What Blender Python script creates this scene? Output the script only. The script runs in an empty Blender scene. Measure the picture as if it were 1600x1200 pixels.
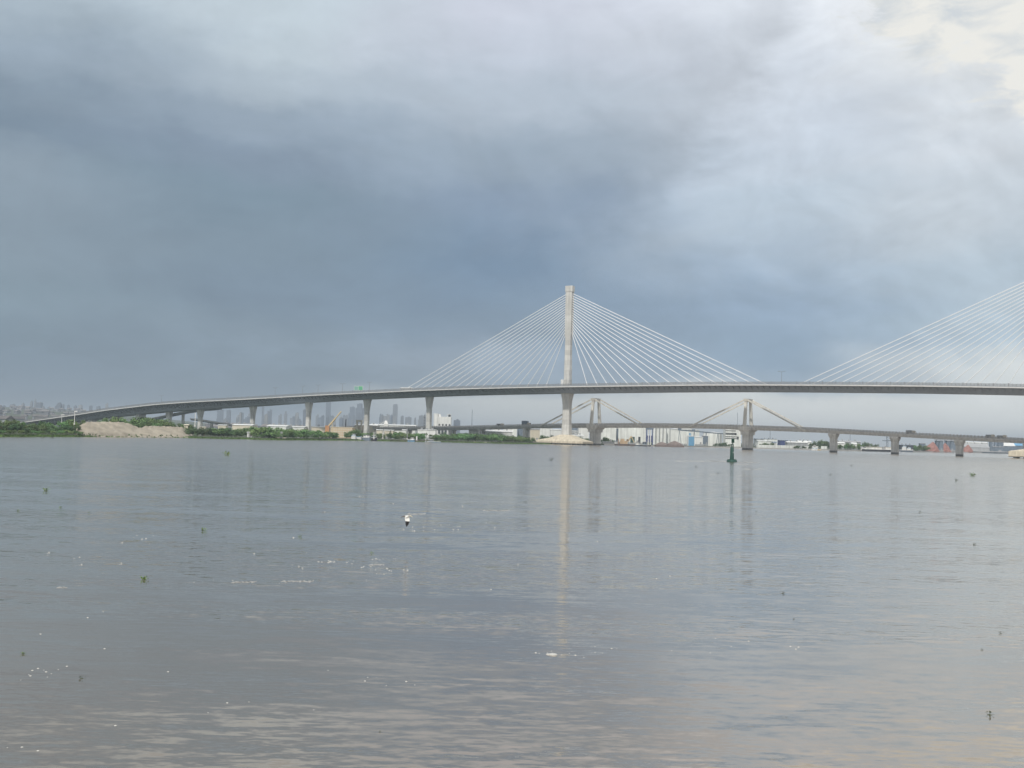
import bpy, math, random
import numpy as np
from mathutils import Vector, Matrix

random.seed(7)
RNG = np.random.default_rng(7)
scene = bpy.context.scene
col = scene.collection
PI = math.pi

# ------------------------------------------------------------------ camera
FPX, CAM_H, ROLL, HORIZON = 1700.0, 6.1, math.radians(1.52), 681.7
PITCH = math.atan((HORIZON - 600) / FPX)
fwd = Vector((0, math.cos(PITCH), math.sin(PITCH)))
r0 = Vector((1, 0, 0))
u0 = Vector((0, -math.sin(PITCH), math.cos(PITCH)))
right = math.cos(ROLL) * r0 + math.sin(ROLL) * u0
up = math.cos(ROLL) * u0 - math.sin(ROLL) * r0
cam_data = bpy.data.cameras.new('camera')
cam_data.sensor_width = 36.0
cam_data.lens = FPX / 1600 * 36.0
cam_data.clip_start = 0.3
cam_data.clip_end = 60000
cam = bpy.data.objects.new('camera', cam_data)
col.objects.link(cam)
m = Matrix.Identity(4)
for i in range(3):
    m[i][0], m[i][1], m[i][2] = right[i], up[i], -fwd[i]
m[2][3] = CAM_H
cam.matrix_world = m
scene.camera = cam

# ------------------------------------------------------------------ view, sun
scene.view_settings.view_transform = 'Standard'
scene.view_settings.look = 'None'
scene.view_settings.gamma = 1
scene.view_settings.exposure = 0.0
scene.view_settings.use_curve_mapping = False
TO_SUN = Vector((-0.23, -0.58, 0.79)).normalized()
sun_data = bpy.data.lights.new('sun', 'SUN')
sun_data.energy = 3.1
sun_data.angle = math.radians(3.0)
sun_data.color = (1.0, 0.95, 0.86)
sun = bpy.data.objects.new('sun', sun_data)
col.objects.link(sun)
sun.rotation_euler = TO_SUN.to_track_quat('Z', 'Y').to_euler()


# ------------------------------------------------------------------ node helper
def lin(c):
    out = []
    for v in c:
        v = v / 255.0
        out.append(v / 12.92 if v <= 0.04045 else ((v + 0.055) / 1.055) ** 2.4)
    return tuple(out) + (1.0,)


class NT:
    """Small wrapper that writes node trees as expressions."""
    def __init__(self, tree):
        self.t = tree
        self.n = tree.nodes
        self.l = tree.links

    def new(self, typ, **kw):
        nd = self.n.new(typ)
        for k, v in kw.items():
            setattr(nd, k, v)
        return nd

    def put(self, sock, v):
        if isinstance(v, bpy.types.NodeSocket):
            self.l.new(v, sock)
        elif v is not None:
            sock.default_value = v

    def math(self, op, a, b=None, c=None, clamp=False):
        nd = self.new('ShaderNodeMath', operation=op, use_clamp=clamp)
        self.put(nd.inputs[0], a)
        if b is not None:
            self.put(nd.inputs[1], b)
        if c is not None:
            self.put(nd.inputs[2], c)
        return nd.outputs[0]

    def vmath(self, op, a, b=None):
        nd = self.new('ShaderNodeVectorMath', operation=op)
        self.put(nd.inputs[0], a)
        if b is not None:
            self.put(nd.inputs[1], b)
        return nd.outputs[0]

    def smooth(self, v, a, b):
        nd = self.new('ShaderNodeMapRange', interpolation_type='SMOOTHSTEP')
        self.put(nd.inputs['Value'], v)
        nd.inputs['From Min'].default_value = a
        nd.inputs['From Max'].default_value = b
        return nd.outputs[0]

    def lerp(self, v, a, b, c, d):
        nd = self.new('ShaderNodeMapRange')
        self.put(nd.inputs['Value'], v)
        for k, x in zip(('From Min', 'From Max', 'To Min', 'To Max'), (a, b, c, d)):
            nd.inputs[k].default_value = x
        return nd.outputs[0]

    def noise(self, vec, scale=1.0, detail=4.0, rough=0.5, dist=0.0, out='Fac'):
        nd = self.new('ShaderNodeTexNoise')
        if vec is not None:
            self.l.new(vec, nd.inputs['Vector'])
        nd.inputs['Scale'].default_value = scale
        nd.inputs['Detail'].default_value = detail
        nd.inputs['Roughness'].default_value = rough
        nd.inputs['Distortion'].default_value = dist
        return nd.outputs[out]

    def mix(self, f, a, b, blend='MIX'):
        nd = self.new('ShaderNodeMix', data_type='RGBA', blend_type=blend)
        self.put(nd.inputs[0], f)
        self.put(nd.inputs[6], a)
        self.put(nd.inputs[7], b)
        return nd.outputs[2]

    def ramp(self, f, stops, interp='LINEAR'):
        nd = self.new('ShaderNodeValToRGB')
        r = nd.color_ramp
        r.interpolation = interp
        while len(r.elements) < len(stops):
            r.elements.new(0.5)
        for e, (p, c) in zip(r.elements, stops):
            e.position = p
            e.color = c
        self.put(nd.inputs[0], f)
        return nd.outputs[0]

    def sep(self, v):
        nd = self.new('ShaderNodeSeparateXYZ')
        self.l.new(v, nd.inputs[0])
        return nd.outputs

    def comb(self, x, y, z):
        nd = self.new('ShaderNodeCombineXYZ')
        for s, v in zip(nd.inputs, (x, y, z)):
            self.put(s, v)
        return nd.outputs[0]


# ------------------------------------------------------------------ sky (world)
world = bpy.data.worlds.new('World')
scene.world = world
world.use_nodes = True
W = NT(world.node_tree)
W.n.clear()
w_out = W.new('ShaderNodeOutputWorld')
w_bg = W.new('ShaderNodeBackground')
W.l.new(w_bg.outputs[0], w_out.inputs[0])
tc = W.new('ShaderNodeTexCoord')
direction = tc.outputs['Generated']
dx, dy, dz = W.sep(direction)
deg = 180 / PI
az = W.math('MULTIPLY', W.math('ARCTAN2', dx, dy), deg)
el = W.math('MULTIPLY', W.math('ARCSINE', dz), deg)
# cloud-layer coordinates: clouds shrink and flatten towards the horizon
den = W.math('ADD', W.math('MAXIMUM', dz, 0.0), 0.20)
cx = W.math('DIVIDE', dx, den)
cy = W.math('DIVIDE', dy, den)
cloud_p = W.comb(cx, cy, 0.0)
face_p = W.comb(W.math('MULTIPLY', az, 0.055), 0.0, W.math('MULTIPLY', el, 0.13))
face_q = W.comb(W.math('MULTIPLY', az, 0.080), 0.0, W.math('MULTIPLY', el, 0.125))
big = W.noise(face_p, 1.0, 5.0, 0.55, 0.3, out='Color')
bx_, by_, bz_ = W.sep(big)
fine = W.noise(face_p, 2.7, 6.0, 0.58, 0.25, out='Color')
fx_, fy_, fz_ = W.sep(fine)
lay = W.noise(cloud_p, 1.6, 6.0, 0.55, 0.35)
lowfade = W.smooth(el, 0.0, 6.0)
warpE = W.math('ADD', W.math('MULTIPLY', W.math('SUBTRACT', bx_, 0.5), 5.5),
               W.math('MULTIPLY', W.math('SUBTRACT', fx_, 0.5), 2.6))
tiny = W.noise(face_q, 8.0, 8.0, 0.6, 0.3, out='Color')
tx_, ty_, tz_ = W.sep(tiny)
warpE = W.math('ADD', warpE, W.math('MULTIPLY', W.math('SUBTRACT', tx_, 0.5), 0.9))
warpE = W.math('MULTIPLY', warpE, W.math('ADD', W.math('MULTIPLY', lowfade, 0.88), 0.12))
warpA = W.math('ADD', W.math('MULTIPLY', W.math('SUBTRACT', by_, 0.5), 14.0),
               W.math('MULTIPLY', W.math('SUBTRACT', fy_, 0.5), 5.0))
E2 = W.math('ADD', el, warpE)
A2 = W.math('ADD', az, warpA)
# ramps of the storm sky: heading -25, -13, 0, 13, 25 degrees; position is elevation / 60 degrees
SKY = {
    -25: [(0, (104, 123, 140)), (2, (118, 137, 154)), (5.4, (131, 150, 164)), (8.7, (138, 155, 169)), (11.8, (143, 159, 173)),
          (13.5, (128, 146, 163)), (15.0, (134, 151, 167)), (17, (153, 169, 184)), (18.7, (170, 185, 197)), (20.3, (186, 200, 211)),
          (30, (192, 202, 213)), (60, (198, 207, 217))],
    -13: [(0, (108, 127, 144)), (1.5, (122, 140, 156)), (4, (133, 151, 167)), (6, (126, 145, 163)), (9, (130, 149, 165)),
          (12, (127, 147, 163)), (13.6, (135, 152, 170)), (15.4, (152, 168, 184)), (17.4, (178, 192, 204)), (19.5, (198, 211, 220)),
          (30, (200, 209, 219)), (60, (204, 212, 221))],
    0: [(0, (228, 231, 228)), (1.0, (210, 215, 215)), (1.8, (142, 159, 175)), (3, (146, 161, 177)), (5, (132, 152, 172)),
        (8, (123, 146, 170)), (11, (139, 157, 178)), (14, (158, 174, 190)), (17, (185, 197, 210)), (19, (200, 208, 221)),
        (21, (206, 212, 225)), (60, (218, 223, 231))],
    13: [(0, (246, 247, 243)), (1.3, (230, 234, 233)), (2.2, (156, 176, 195)), (3, (146, 169, 191)), (6, (150, 171, 193)),
         (9, (170, 186, 202)), (11, (184, 198, 211)), (13, (194, 205, 217)), (16, (201, 210, 221)), (18, (203, 211, 221)),
         (22, (212, 218, 226)), (60, (226, 229, 234))],
    25: [(0, (246, 248, 245)), (3.0, (228, 233, 233)), (4.6, (180, 198, 212)), (6.5, (184, 200, 213)), (10, (201, 211, 220)),
         (13, (215, 222, 229)), (16, (224, 229, 233)), (18, (231, 234, 235)), (22, (236, 237, 237)), (32, (243, 243, 241)),
         (45, (240, 241, 241)), (60, (234, 236, 239))],
    'back': [(0, (196, 203, 208)), (10, (205, 212, 218)), (30, (219, 224, 230)), (60, (222, 226, 232))],
}
eln = W.math('DIVIDE', W.math('MAXIMUM', E2, 0.0), 60.0, clamp=True)
SHIFT = {-25: .49, -13: .63, 0: .76, 13: .90, 25: 1.04, 'back': 0}
rc = {k: W.ramp(eln, [((e + (SHIFT[k] if 0 < e < 40 else 0)) / 60.0, lin(c)) for e, c in v], 'EASE') for k, v in SKY.items()}
sky = rc[-25]
for a, b in ((-25, -13), (-13, 0), (0, 13), (13, 25)):
    sky = W.mix(W.smooth(A2, a, b), sky, rc[b])
aabs = W.math('ABSOLUTE', az)
sky = W.mix(W.smooth(aabs, 55.0, 120.0), sky, rc['back'])
# soft mottling of the cloud deck
mott = W.math('ADD', 1.0, W.math('ADD', W.math('MULTIPLY', W.math('SUBTRACT', fz_, 0.5), 0.14),
                                  W.math('MULTIPLY', W.math('SUBTRACT', lay, 0.5), 0.14)))
# billows: tops catch the light from the upper right, undersides stay dull
def billow(scale, step):
    a = W.noise(face_q, scale, 9.0, 0.54, 0.45)
    b = W.noise(W.vmath('ADD', face_q, (step * 0.6, 0.0, step)), scale, 9.0, 0.56, 0.45)
    return W.math('SUBTRACT', a, b)
mott = W.math('ADD', mott, W.math('ADD', W.math('MULTIPLY', billow(0.9, 0.16), 0.42), W.math('MULTIPLY', W.math('MULTIPLY', billow(2.6, 0.06), 0.20), W.math('ADD', 1.0, W.math('MULTIPLY', W.smooth(az, -2.0, 16.0), 1.4)))))
mott = W.math('ADD', 1.0, W.math('MULTIPLY', W.math('SUBTRACT', mott, 1.0), W.math('ADD', 0.25, W.math('MULTIPLY', lowfade, 0.75))))
skyv = W.vmath('MULTIPLY', sky, W.comb(mott, mott, mott))
# a lit cloud shoulder that climbs to the right, its shaded flank to the left of it
sh = W.math('ADD', W.math('MULTIPLY', W.math('SUBTRACT', az, 6.7), 0.739), W.math('MULTIPLY', W.math('SUBTRACT', el, 12.2), -0.676))
along = W.math('ADD', W.math('MULTIPLY', W.math('SUBTRACT', az, 6.7), 0.676), W.math('MULTIPLY', W.math('SUBTRACT', el, 12.2), 0.739))
shw = W.math('ADD', sh, W.math('ADD', W.math('MULTIPLY', W.math('SUBTRACT', fx_, 0.5), 7.0), W.math('MULTIPLY', W.math('SUBTRACT', by_, 0.5), 5.0)))
win = W.math('MULTIPLY', W.smooth(along, -3.0, 2.0), W.math('SUBTRACT', 1.0, W.smooth(along, 11.0, 16.0)))
flank = W.math('MULTIPLY', W.smooth(shw, -6.0, -0.6), W.math('SUBTRACT', 1.0, W.smooth(shw, -1.1, 1.3)))
lit = W.math('MULTIPLY', W.smooth(shw, -1.1, 1.3), W.math('SUBTRACT', 1.0, W.smooth(shw, 2.0, 12.0)))
shm = W.math('ADD', 1.0, W.math('MULTIPLY', win, W.math('SUBTRACT', W.math('MULTIPLY', lit, 0.12), W.math('MULTIPLY', flank, 0.085))))
# a pale wisp low over the river behind the mast, and faint heads along the lower left
wa = W.math('DIVIDE', W.math('SUBTRACT', az, 0.6), 3.4)
we = W.math('DIVIDE', W.math('SUBTRACT', el, 3.9), 1.5)
wr = W.math('ADD', W.math('ADD', W.math('MULTIPLY', wa, wa), W.math('MULTIPLY', we, we)), W.math('MULTIPLY', W.math('SUBTRACT', fx_, 0.5), 3.4))
wisp = W.math('MULTIPLY', W.math('SUBTRACT', 1.0, W.smooth(wr, 0.1, 1.3)), 0.22)
cross = W.math('ADD', el, W.math('MULTIPLY', az, -0.10))
hd = W.math('SUBTRACT', W.noise(face_p, 4.2, 7.0, 0.6, 0.3), W.math('MULTIPLY', W.math('ABSOLUTE', W.math('SUBTRACT', cross, 4.6)), 0.11))
hd = W.math('MULTIPLY', W.smooth(hd, 0.36, 0.50), W.math('MULTIPLY', W.math('SUBTRACT', 1.0, W.smooth(az, -6.0, 0.0)), 0.07))
shm = W.math('MULTIPLY', shm, W.math('ADD', 1.0, W.math('ADD', wisp, hd)))
# extra cloud brightness at upper right, mostly out of view, added for water reflections
added_glow = W.math('ADD', 1.0, W.math('MULTIPLY', W.math('MULTIPLY', W.smooth(el, 18.0, 36.0), W.math('MULTIPLY', W.smooth(az, -8.0, 28.0), W.math('SUBTRACT', 1.0, W.smooth(az, 60.0, 130.0)))), 2.4))
shm = W.math('MULTIPLY', shm, added_glow)
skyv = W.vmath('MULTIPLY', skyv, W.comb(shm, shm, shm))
# sunlit cumulus breaking through on the upper right
cum = W.noise(face_p, 3.4, 9.0, 0.62, 0.5)
edge = W.math('ADD', W.math('MULTIPLY', W.math('SUBTRACT', az, 16.2), 0.60),
              W.math('MULTIPLY', W.math('SUBTRACT', el, 21.9), 0.80))
cmask = W.smooth(W.math('ADD', edge, W.math('MULTIPLY', W.math('SUBTRACT', cum, 0.5), 9.0)), -0.35, 0.75)
cmask = W.math('MULTIPLY', cmask, W.math('SUBTRACT', 1.0, W.smooth(az, 60.0, 110.0)))
ccol = W.ramp(W.noise(face_p, 6.0, 8.0, 0.6, 0.4), [(0.32, lin((214, 220, 224))), (0.55, lin((243, 242, 236)))])
skyc = W.mix(cmask, skyv, ccol)
nish = W.new('ShaderNodeTexSky', sky_type='NISHITA')
nish.sun_disc = False
nish.sun_elevation = math.asin(TO_SUN.z)
nish.sun_rotation = math.atan2(TO_SUN.x, TO_SUN.y)
blue = W.vmath('MULTIPLY', nish.outputs[0], (0.08, 0.08, 0.08))
sky_all = W.mix(0.04, skyc, blue)
W.l.new(sky_all, w_bg.inputs[0])
w_bg.inputs[1].default_value = 1.0
world.cycles.sampling_method = 'MANUAL'
world.cycles.sample_map_resolution = 512
scene.cycles.max_bounces = 6
scene.cycles.volume_bounces = 0
scene.cycles.transparent_max_bounces = 4


# ------------------------------------------------------------------ placing: pixel of the photograph + distance -> metres
CAM = Vector((0, 0, CAM_H))


def ray(px, py):
    d = FPX * fwd + (px - 800) * right - (py - 600) * up
    return d / d.y


def at(px, py, Y):
    return CAM + ray(px, py) * Y


def ground(px, py, z=0.0):
    d = ray(px, py)
    return CAM + d * ((z - CAM_H) / d.z)


def hor(px):
    return 660.5 + 0.0265 * px


def spot(px, Y):
    p = at(px, hor(px) + 12, Y)
    return p.x, p.y


def zat(px, py, Y):
    return at(px, py, Y).z


# ------------------------------------------------------------------ mesh helpers
class MB:
    def __init__(self):
        self.v, self.f, self.mi = [], [], []
        self.cur = 0

    def face(self, idx):
        self.f.append(idx)
        self.mi.append(self.cur)

    def box(self, c, s, rz=0.0, taper=1.0):
        cx, cy, cz = c
        n = len(self.v)
        co, si = math.cos(rz), math.sin(rz)
        for k, dz in enumerate((-0.5, 0.5)):
            t = taper if k else 1.0
            for ddx, ddy in ((-.5, -.5), (.5, -.5), (.5, .5), (-.5, .5)):
                x, y = ddx * s[0] * t, ddy * s[1] * t
                self.v.append((cx + x * co - y * si, cy + x * si + y * co, cz + dz * s[2]))
        for q in ((0, 3, 2, 1), (4, 5, 6, 7), (0, 1, 5, 4), (1, 2, 6, 5), (2, 3, 7, 6), (3, 0, 4, 7)):
            self.face(tuple(n + i for i in q))

    def loft(self, rings, cap=True):
        n0 = len(self.v)
        k = len(rings[0])
        for r in rings:
            self.v.extend(tuple(p) for p in r)
        for i in range(len(rings) - 1):
            for j in range(k):
                a, b = n0 + i * k + j, n0 + i * k + (j + 1) % k
                self.face((a, b, b + k, a + k))
        if cap:
            self.face(tuple(n0 + j for j in reversed(range(k))))
            self.face(tuple(n0 + (len(rings) - 1) * k + j for j in range(k)))

    def tube(self, p0, p1, ra, rb=None, n=6):
        p0, p1 = Vector(p0), Vector(p1)
        rb = ra if rb is None else rb
        d = (p1 - p0).normalized()
        a = d.orthogonal().normalized()
        b = d.cross(a)
        self.loft([[p + (a * math.cos(2 * PI * j / n) + b * math.sin(2 * PI * j / n)) * r for j in range(n)]
                   for p, r in ((p0, ra), (p1, rb))])

    def beam(self, p0, p1, w, h):
        """A straight bar with a w x h section, its sides upright."""
        p0, p1 = Vector(p0), Vector(p1)
        d = (p1 - p0).normalized()
        s = d.cross(Vector((0, 0, 1)))
        s = s.normalized() if s.length > 1e-4 else Vector((1, 0, 0))
        t = s.cross(d)
        self.loft([[p + s * (a * w / 2) + t * (b * h / 2) for a, b in ((-1, -1), (1, -1), (1, 1), (-1, 1))] for p in (p0, p1)])

    def lathe(self, c, prof, n=12):
        self.loft([[(c[0] + r * math.cos(2 * PI * j / n), c[1] + r * math.sin(2 * PI * j / n), c[2] + z) for j in range(n)] for r, z in prof])

    def quad(self, a, b, c, d):
        n = len(self.v)
        self.v.extend((tuple(a), tuple(b), tuple(c), tuple(d)))
        self.face((n, n + 1, n + 2, n + 3))

    def mesh(self, name, mats):
        me = bpy.data.meshes.new(name)
        me.from_pydata(self.v, [], self.f)
        for mt in mats if isinstance(mats, (list, tuple)) else [mats]:
            me.materials.append(mt)
        if any(self.mi):
            me.polygons.foreach_set('material_index', self.mi)
        me.update()
        return me

    def build(self, name, mats, parent=None, smooth=False):
        me = self.mesh(name, mats)
        if smooth:
            me.shade_smooth()
        return link(name, me, parent)


def link(name, data, parent=None):
    o = bpy.data.objects.new(name, data)
    col.objects.link(o)
    if parent is not None:
        o.parent = parent
    return o


def thing(name, label, cat, loc=(0, 0, 0), rz=0.0, group=None):
    o = bpy.data.objects.new(name, None)
    col.objects.link(o)
    o.empty_display_size = 0.5
    o.location = loc
    o.rotation_euler = (0, 0, rz)
    o['label'], o['category'] = label, cat
    if group:
        o['group'] = group
    return o


def tag(o, label, cat, group=None):
    o['label'], o['category'] = label, cat
    if group:
        o['group'] = group
    return o


def structure(o):
    o['kind'] = 'structure'
    return o


def stuff(o):
    o['kind'] = 'stuff'
    return o


def dup(root, loc, rz=0.0, scale=1.0, label=None, group=None):
    r = root.copy()
    col.objects.link(r)
    r.location = loc
    r.rotation_euler = (0, 0, rz)
    r.scale = scale if isinstance(scale, tuple) else (scale, scale, scale)
    if label:
        r['label'] = label
    if group:
        r['group'] = group
    for ch in list(root.children):
        c = ch.copy()
        col.objects.link(c)
        c.parent = r
        for g in list(ch.children):
            d = g.copy()
            col.objects.link(d)
            d.parent = c
    return r


# ------------------------------------------------------------------ materials
def material(name, c, rough=0.8, var=0.12, scale=0.3, streak=0.0, metal=0.0, spec=0.3, rnd=0.0, bump=0.0, coords='pos', extra=None):
    mt = bpy.data.materials.new(name)
    mt.use_nodes = True
    T = NT(mt.node_tree)
    bs = T.n['Principled BSDF']
    if coords == 'pos':
        p = T.new('ShaderNodeNewGeometry').outputs['Position']
    else:
        p = T.new('ShaderNodeTexCoord').outputs['Object']
    f = T.noise(p, scale, 6.0, 0.6)
    f = T.lerp(f, 0.25, 0.75, 1 - var, 1 + var)
    if streak:
        x, y, z = T.sep(p)
        s = T.noise(T.comb(T.math('MULTIPLY', x, 1.0), T.math('MULTIPLY', y, 1.0), T.math('MULTIPLY', z, 0.06)), scale * 2.5, 5.0, 0.6)
        f = T.math('MULTIPLY', f, T.lerp(s, 0.3, 0.7, 1 - streak, 1 + streak * 0.5))
    if extra == 'lifts':      # concrete cast in lifts: each lift dried to its own tone
        x, y, z = T.sep(p)
        wn = T.new('ShaderNodeTexWhiteNoise', noise_dimensions='1D')
        T.put(wn.inputs['W'], T.math('FLOOR', T.math('DIVIDE', z, 4.4)))
        f = T.math('MULTIPLY', f, T.lerp(wn.outputs['Value'], 0, 1, 0.87, 1.09))
    if extra == 'wet':        # damp, dark tide band at the foot
        x, y, z = T.sep(p)
        f = T.math('MULTIPLY', f, T.lerp(T.math('ADD', z, T.math('MULTIPLY', T.noise(p, 0.8, 3), 0.5)), 1.5, 2.0, 0.28, 1.0))
    base = T.vmath('MULTIPLY', lin((0, 0, 0))[:3], (0, 0, 0)) if False else None
    cc = T.comb(T.math('MULTIPLY', f, c[0]), T.math('MULTIPLY', f, c[1]), T.math('MULTIPLY', f, c[2]))
    if rnd:
        oi = T.new('ShaderNodeObjectInfo').outputs['Random']
        hs = T.new('ShaderNodeHueSaturation')
        T.put(hs.inputs['Hue'], T.lerp(oi, 0, 1, 0.5 - rnd * 0.12, 0.5 + rnd * 0.12))
        wn = T.new('ShaderNodeTexWhiteNoise', noise_dimensions='1D')
        T.put(wn.inputs['W'], T.math('MULTIPLY', oi, 57.0))
        T.put(hs.inputs['Value'], T.lerp(wn.outputs['Value'], 0, 1, 1 - rnd, 1 + rnd))
        T.put(hs.inputs['Color'], cc)
        cc = hs.outputs[0]
    T.l.new(cc, bs.inputs['Base Color'])
    bs.inputs['Roughness'].default_value = rough
    bs.inputs['Metallic'].default_value = metal
    bs.inputs['Specular IOR Level'].default_value = spec
    if bump:
        bn = T.new('ShaderNodeBump')
        bn.inputs['Strength'].default_value = bump
        bn.inputs['Distance'].default_value = 0.4
        T.l.new(T.noise(p, scale * 3, 6, 0.6), bn.inputs['Height'])
        T.l.new(bn.outputs[0], bs.inputs['Normal'])
    return mt


M = {}
M['concrete'] = material('concrete', (0.57, 0.565, 0.54), 0.85, 0.12, 0.25, streak=0.24, extra='lifts')
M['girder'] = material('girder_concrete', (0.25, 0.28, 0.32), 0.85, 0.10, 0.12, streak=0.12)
M['edge'] = material('pale_edge_concrete', (0.56, 0.56, 0.55), 0.8, 0.10, 0.2, streak=0.1)
M['cap'] = material('cap_concrete', (0.60, 0.54, 0.43), 0.85, 0.14, 0.3, streak=0.25, extra='wet')
M['old'] = material('weathered_concrete', (0.66, 0.645, 0.61), 0.9, 0.18, 0.25, streak=0.3, extra='wet')
M['old_pale'] = material('pale_weathered_concrete', (0.64, 0.625, 0.575), 0.9, 0.12, 0.3, streak=0.2)
M['old_deck'] = material('old_deck_concrete', (0.58, 0.575, 0.565), 0.9, 0.14, 0.3, streak=0.25)
M['old_rail'] = material('old_rail_concrete', (0.40, 0.395, 0.39), 0.9, 0.15, 0.3)
M['cable'] = material('white_cable_sheath', (0.80, 0.81, 0.82), 0.45, 0.02, 0.3)
M['steel'] = material('grey_steel', (0.24, 0.25, 0.26), 0.55, 0.1, 0.5, metal=0.2)
M['asphalt'] = material('asphalt', (0.05, 0.05, 0.052), 0.9, 0.15, 0.6)
M['white'] = material('white_paint', (0.78, 0.78, 0.76), 0.6, 0.08, 0.2, streak=0.16)
M['white_rib'] = material('white_cladding', (0.80, 0.81, 0.78), 0.6, 0.10, 0.2, streak=0.26)
M['cream'] = material('cream_render', (0.66, 0.60, 0.49), 0.8, 0.07, 0.2, streak=0.12)
M['peach'] = material('peach_render', (0.66, 0.50, 0.33), 0.8, 0.07, 0.2, streak=0.12)
M['dark'] = material('dark_opening', (0.04, 0.045, 0.05), 0.6, 0.1, 0.5)
M['glass'] = material('dark_glass', (0.05, 0.06, 0.07), 0.15, 0.05, 0.5, spec=0.6)
M['greyroof'] = material('grey_roof_sheet', (0.36, 0.37, 0.38), 0.6, 0.1, 0.2, streak=0.2)
M['whiteroof'] = material('white_roof_sheet', (0.70, 0.71, 0.70), 0.6, 0.08, 0.2, streak=0.12)
M['red'] = material('red_ore', (0.29, 0.15, 0.13), 0.9, 0.2, 0.3)
M['rust'] = material('rusty_steel', (0.20, 0.165, 0.155), 0.85, 0.25, 0.4, streak=0.3)
M['hull'] = material('dark_hull_paint', (0.05, 0.055, 0.065), 0.6, 0.15, 0.4)
M['blue'] = material('blue_paint', (0.14, 0.33, 0.52), 0.55, 0.08, 0.3)
M['navy'] = material('navy_paint', (0.06, 0.08, 0.20), 0.55, 0.1, 0.3)
M['bluegrey'] = material('blue_grey_steel', (0.17, 0.21, 0.26), 0.7, 0.15, 0.3, streak=0.2)
M['green'] = material('buoy_green', (0.014, 0.060, 0.042), 0.6, 0.22, 1.2, streak=0.3, coords='obj')
M['greenlt'] = material('faded_green_steel', (0.045, 0.105, 0.090), 0.6, 0.2, 1.0, streak=0.3, coords='obj')
M['darkgreen'] = material('dark_green_steel', (0.05, 0.10, 0.09), 0.7, 0.15, 0.3)
M['orange'] = material('crane_orange', (0.50, 0.26, 0.13), 0.6, 0.1, 0.3)
M['tan'] = material('crane_tan', (0.62, 0.50, 0.30), 0.6, 0.1, 0.3)
M['sign'] = material('sign_green', (0.13, 0.42, 0.24), 0.5, 0.04, 0.3)
M['signpale'] = material('sign_pale_green', (0.24, 0.42, 0.38), 0.5, 0.04, 0.3)
M['sand'] = material('sand', (0.315, 0.28, 0.225), 0.95, 0.32, 0.16, bump=0.5)
M['land'] = material('riverbank_soil', (0.065, 0.080, 0.048), 0.95, 0.3, 0.03, bump=0.3)
M['rock'] = material('rubble', (0.36, 0.33, 0.28), 0.95, 0.2, 0.5)
M['tyre'] = material('black_rubber', (0.02, 0.02, 0.02), 0.9, 0.1, 1.0)
M['bark'] = material('bark', (0.16, 0.12, 0.085), 0.95, 0.2, 0.5, coords='obj')
M['leaf'] = material('leaf', (0.120, 0.200, 0.070), 0.75, 0.35, 0.35, rnd=0.28, coords='obj')
M['leaf_dark'] = material('dark_leaf', (0.095, 0.155, 0.066), 0.75, 0.35, 0.35, rnd=0.25, coords='obj')
M['grass'] = material('bank_grass', (0.085, 0.15, 0.040), 0.85, 0.3, 0.05)
M['hyacinth'] = material('hyacinth_leaf', (0.13, 0.21, 0.035), 0.5, 0.3, 2.0, rnd=0.2, coords='obj')
M['hyacinth_dark'] = material('withered_hyacinth', (0.05, 0.065, 0.035), 0.7, 0.3, 2.0, rnd=0.2, coords='obj')
M['foam'] = material('foam', (0.48, 0.475, 0.45), 0.8, 0.06, 1.0)
M['streak'] = material('foam_and_slick_sheen', (0.33, 0.325, 0.31), 0.6, 0.1, 1.0)  # thin wake foam, and the pale sheen of slicks put into colour
M['house'] = material('house_walls', (0.25, 0.26, 0.28), 0.85, 0.12, 0.1, rnd=0.45, coords='obj')
M['roofs'] = material('house_roofs', (0.16, 0.15, 0.15), 0.85, 0.15, 0.2, rnd=0.4, coords='obj')


def tower_material():
    """Far towers: rows of windows too small to pick apart."""
    mt = bpy.data.materials.new('tower_facade')
    mt.use_nodes = True
    T = NT(mt.node_tree)
    bs = T.n['Principled BSDF']
    p = T.new('ShaderNodeTexCoord').outputs['Object']
    x, y, z = T.sep(p)
    fz = T.math('FRACT', T.math('DIVIDE', z, 3.4))
    fx = T.math('FRACT', T.math('DIVIDE', T.math('ADD', x, y), 4.2))
    win = T.math('MULTIPLY', T.smooth(fz, 0.40, 0.48), T.smooth(fx, 0.28, 0.34))
    oi = T.new('ShaderNodeObjectInfo').outputs['Random']
    wall = T.ramp(oi, [(0.0, (0.15, 0.18, 0.23, 1)), (0.3, (0.24, 0.26, 0.29, 1)), (0.55, (0.17, 0.21, 0.27, 1)),
                       (0.8, (0.33, 0.34, 0.35, 1)), (1.0, (0.12, 0.16, 0.22, 1))], 'CONSTANT')
    c = T.mix(T.math('MULTIPLY', win, 0.75), wall, (0.07, 0.085, 0.11, 1))
    T.l.new(c, bs.inputs['Base Color'])
    bs.inputs['Roughness'].default_value = 0.7
    return mt


M['tower'] = tower_material()


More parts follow.
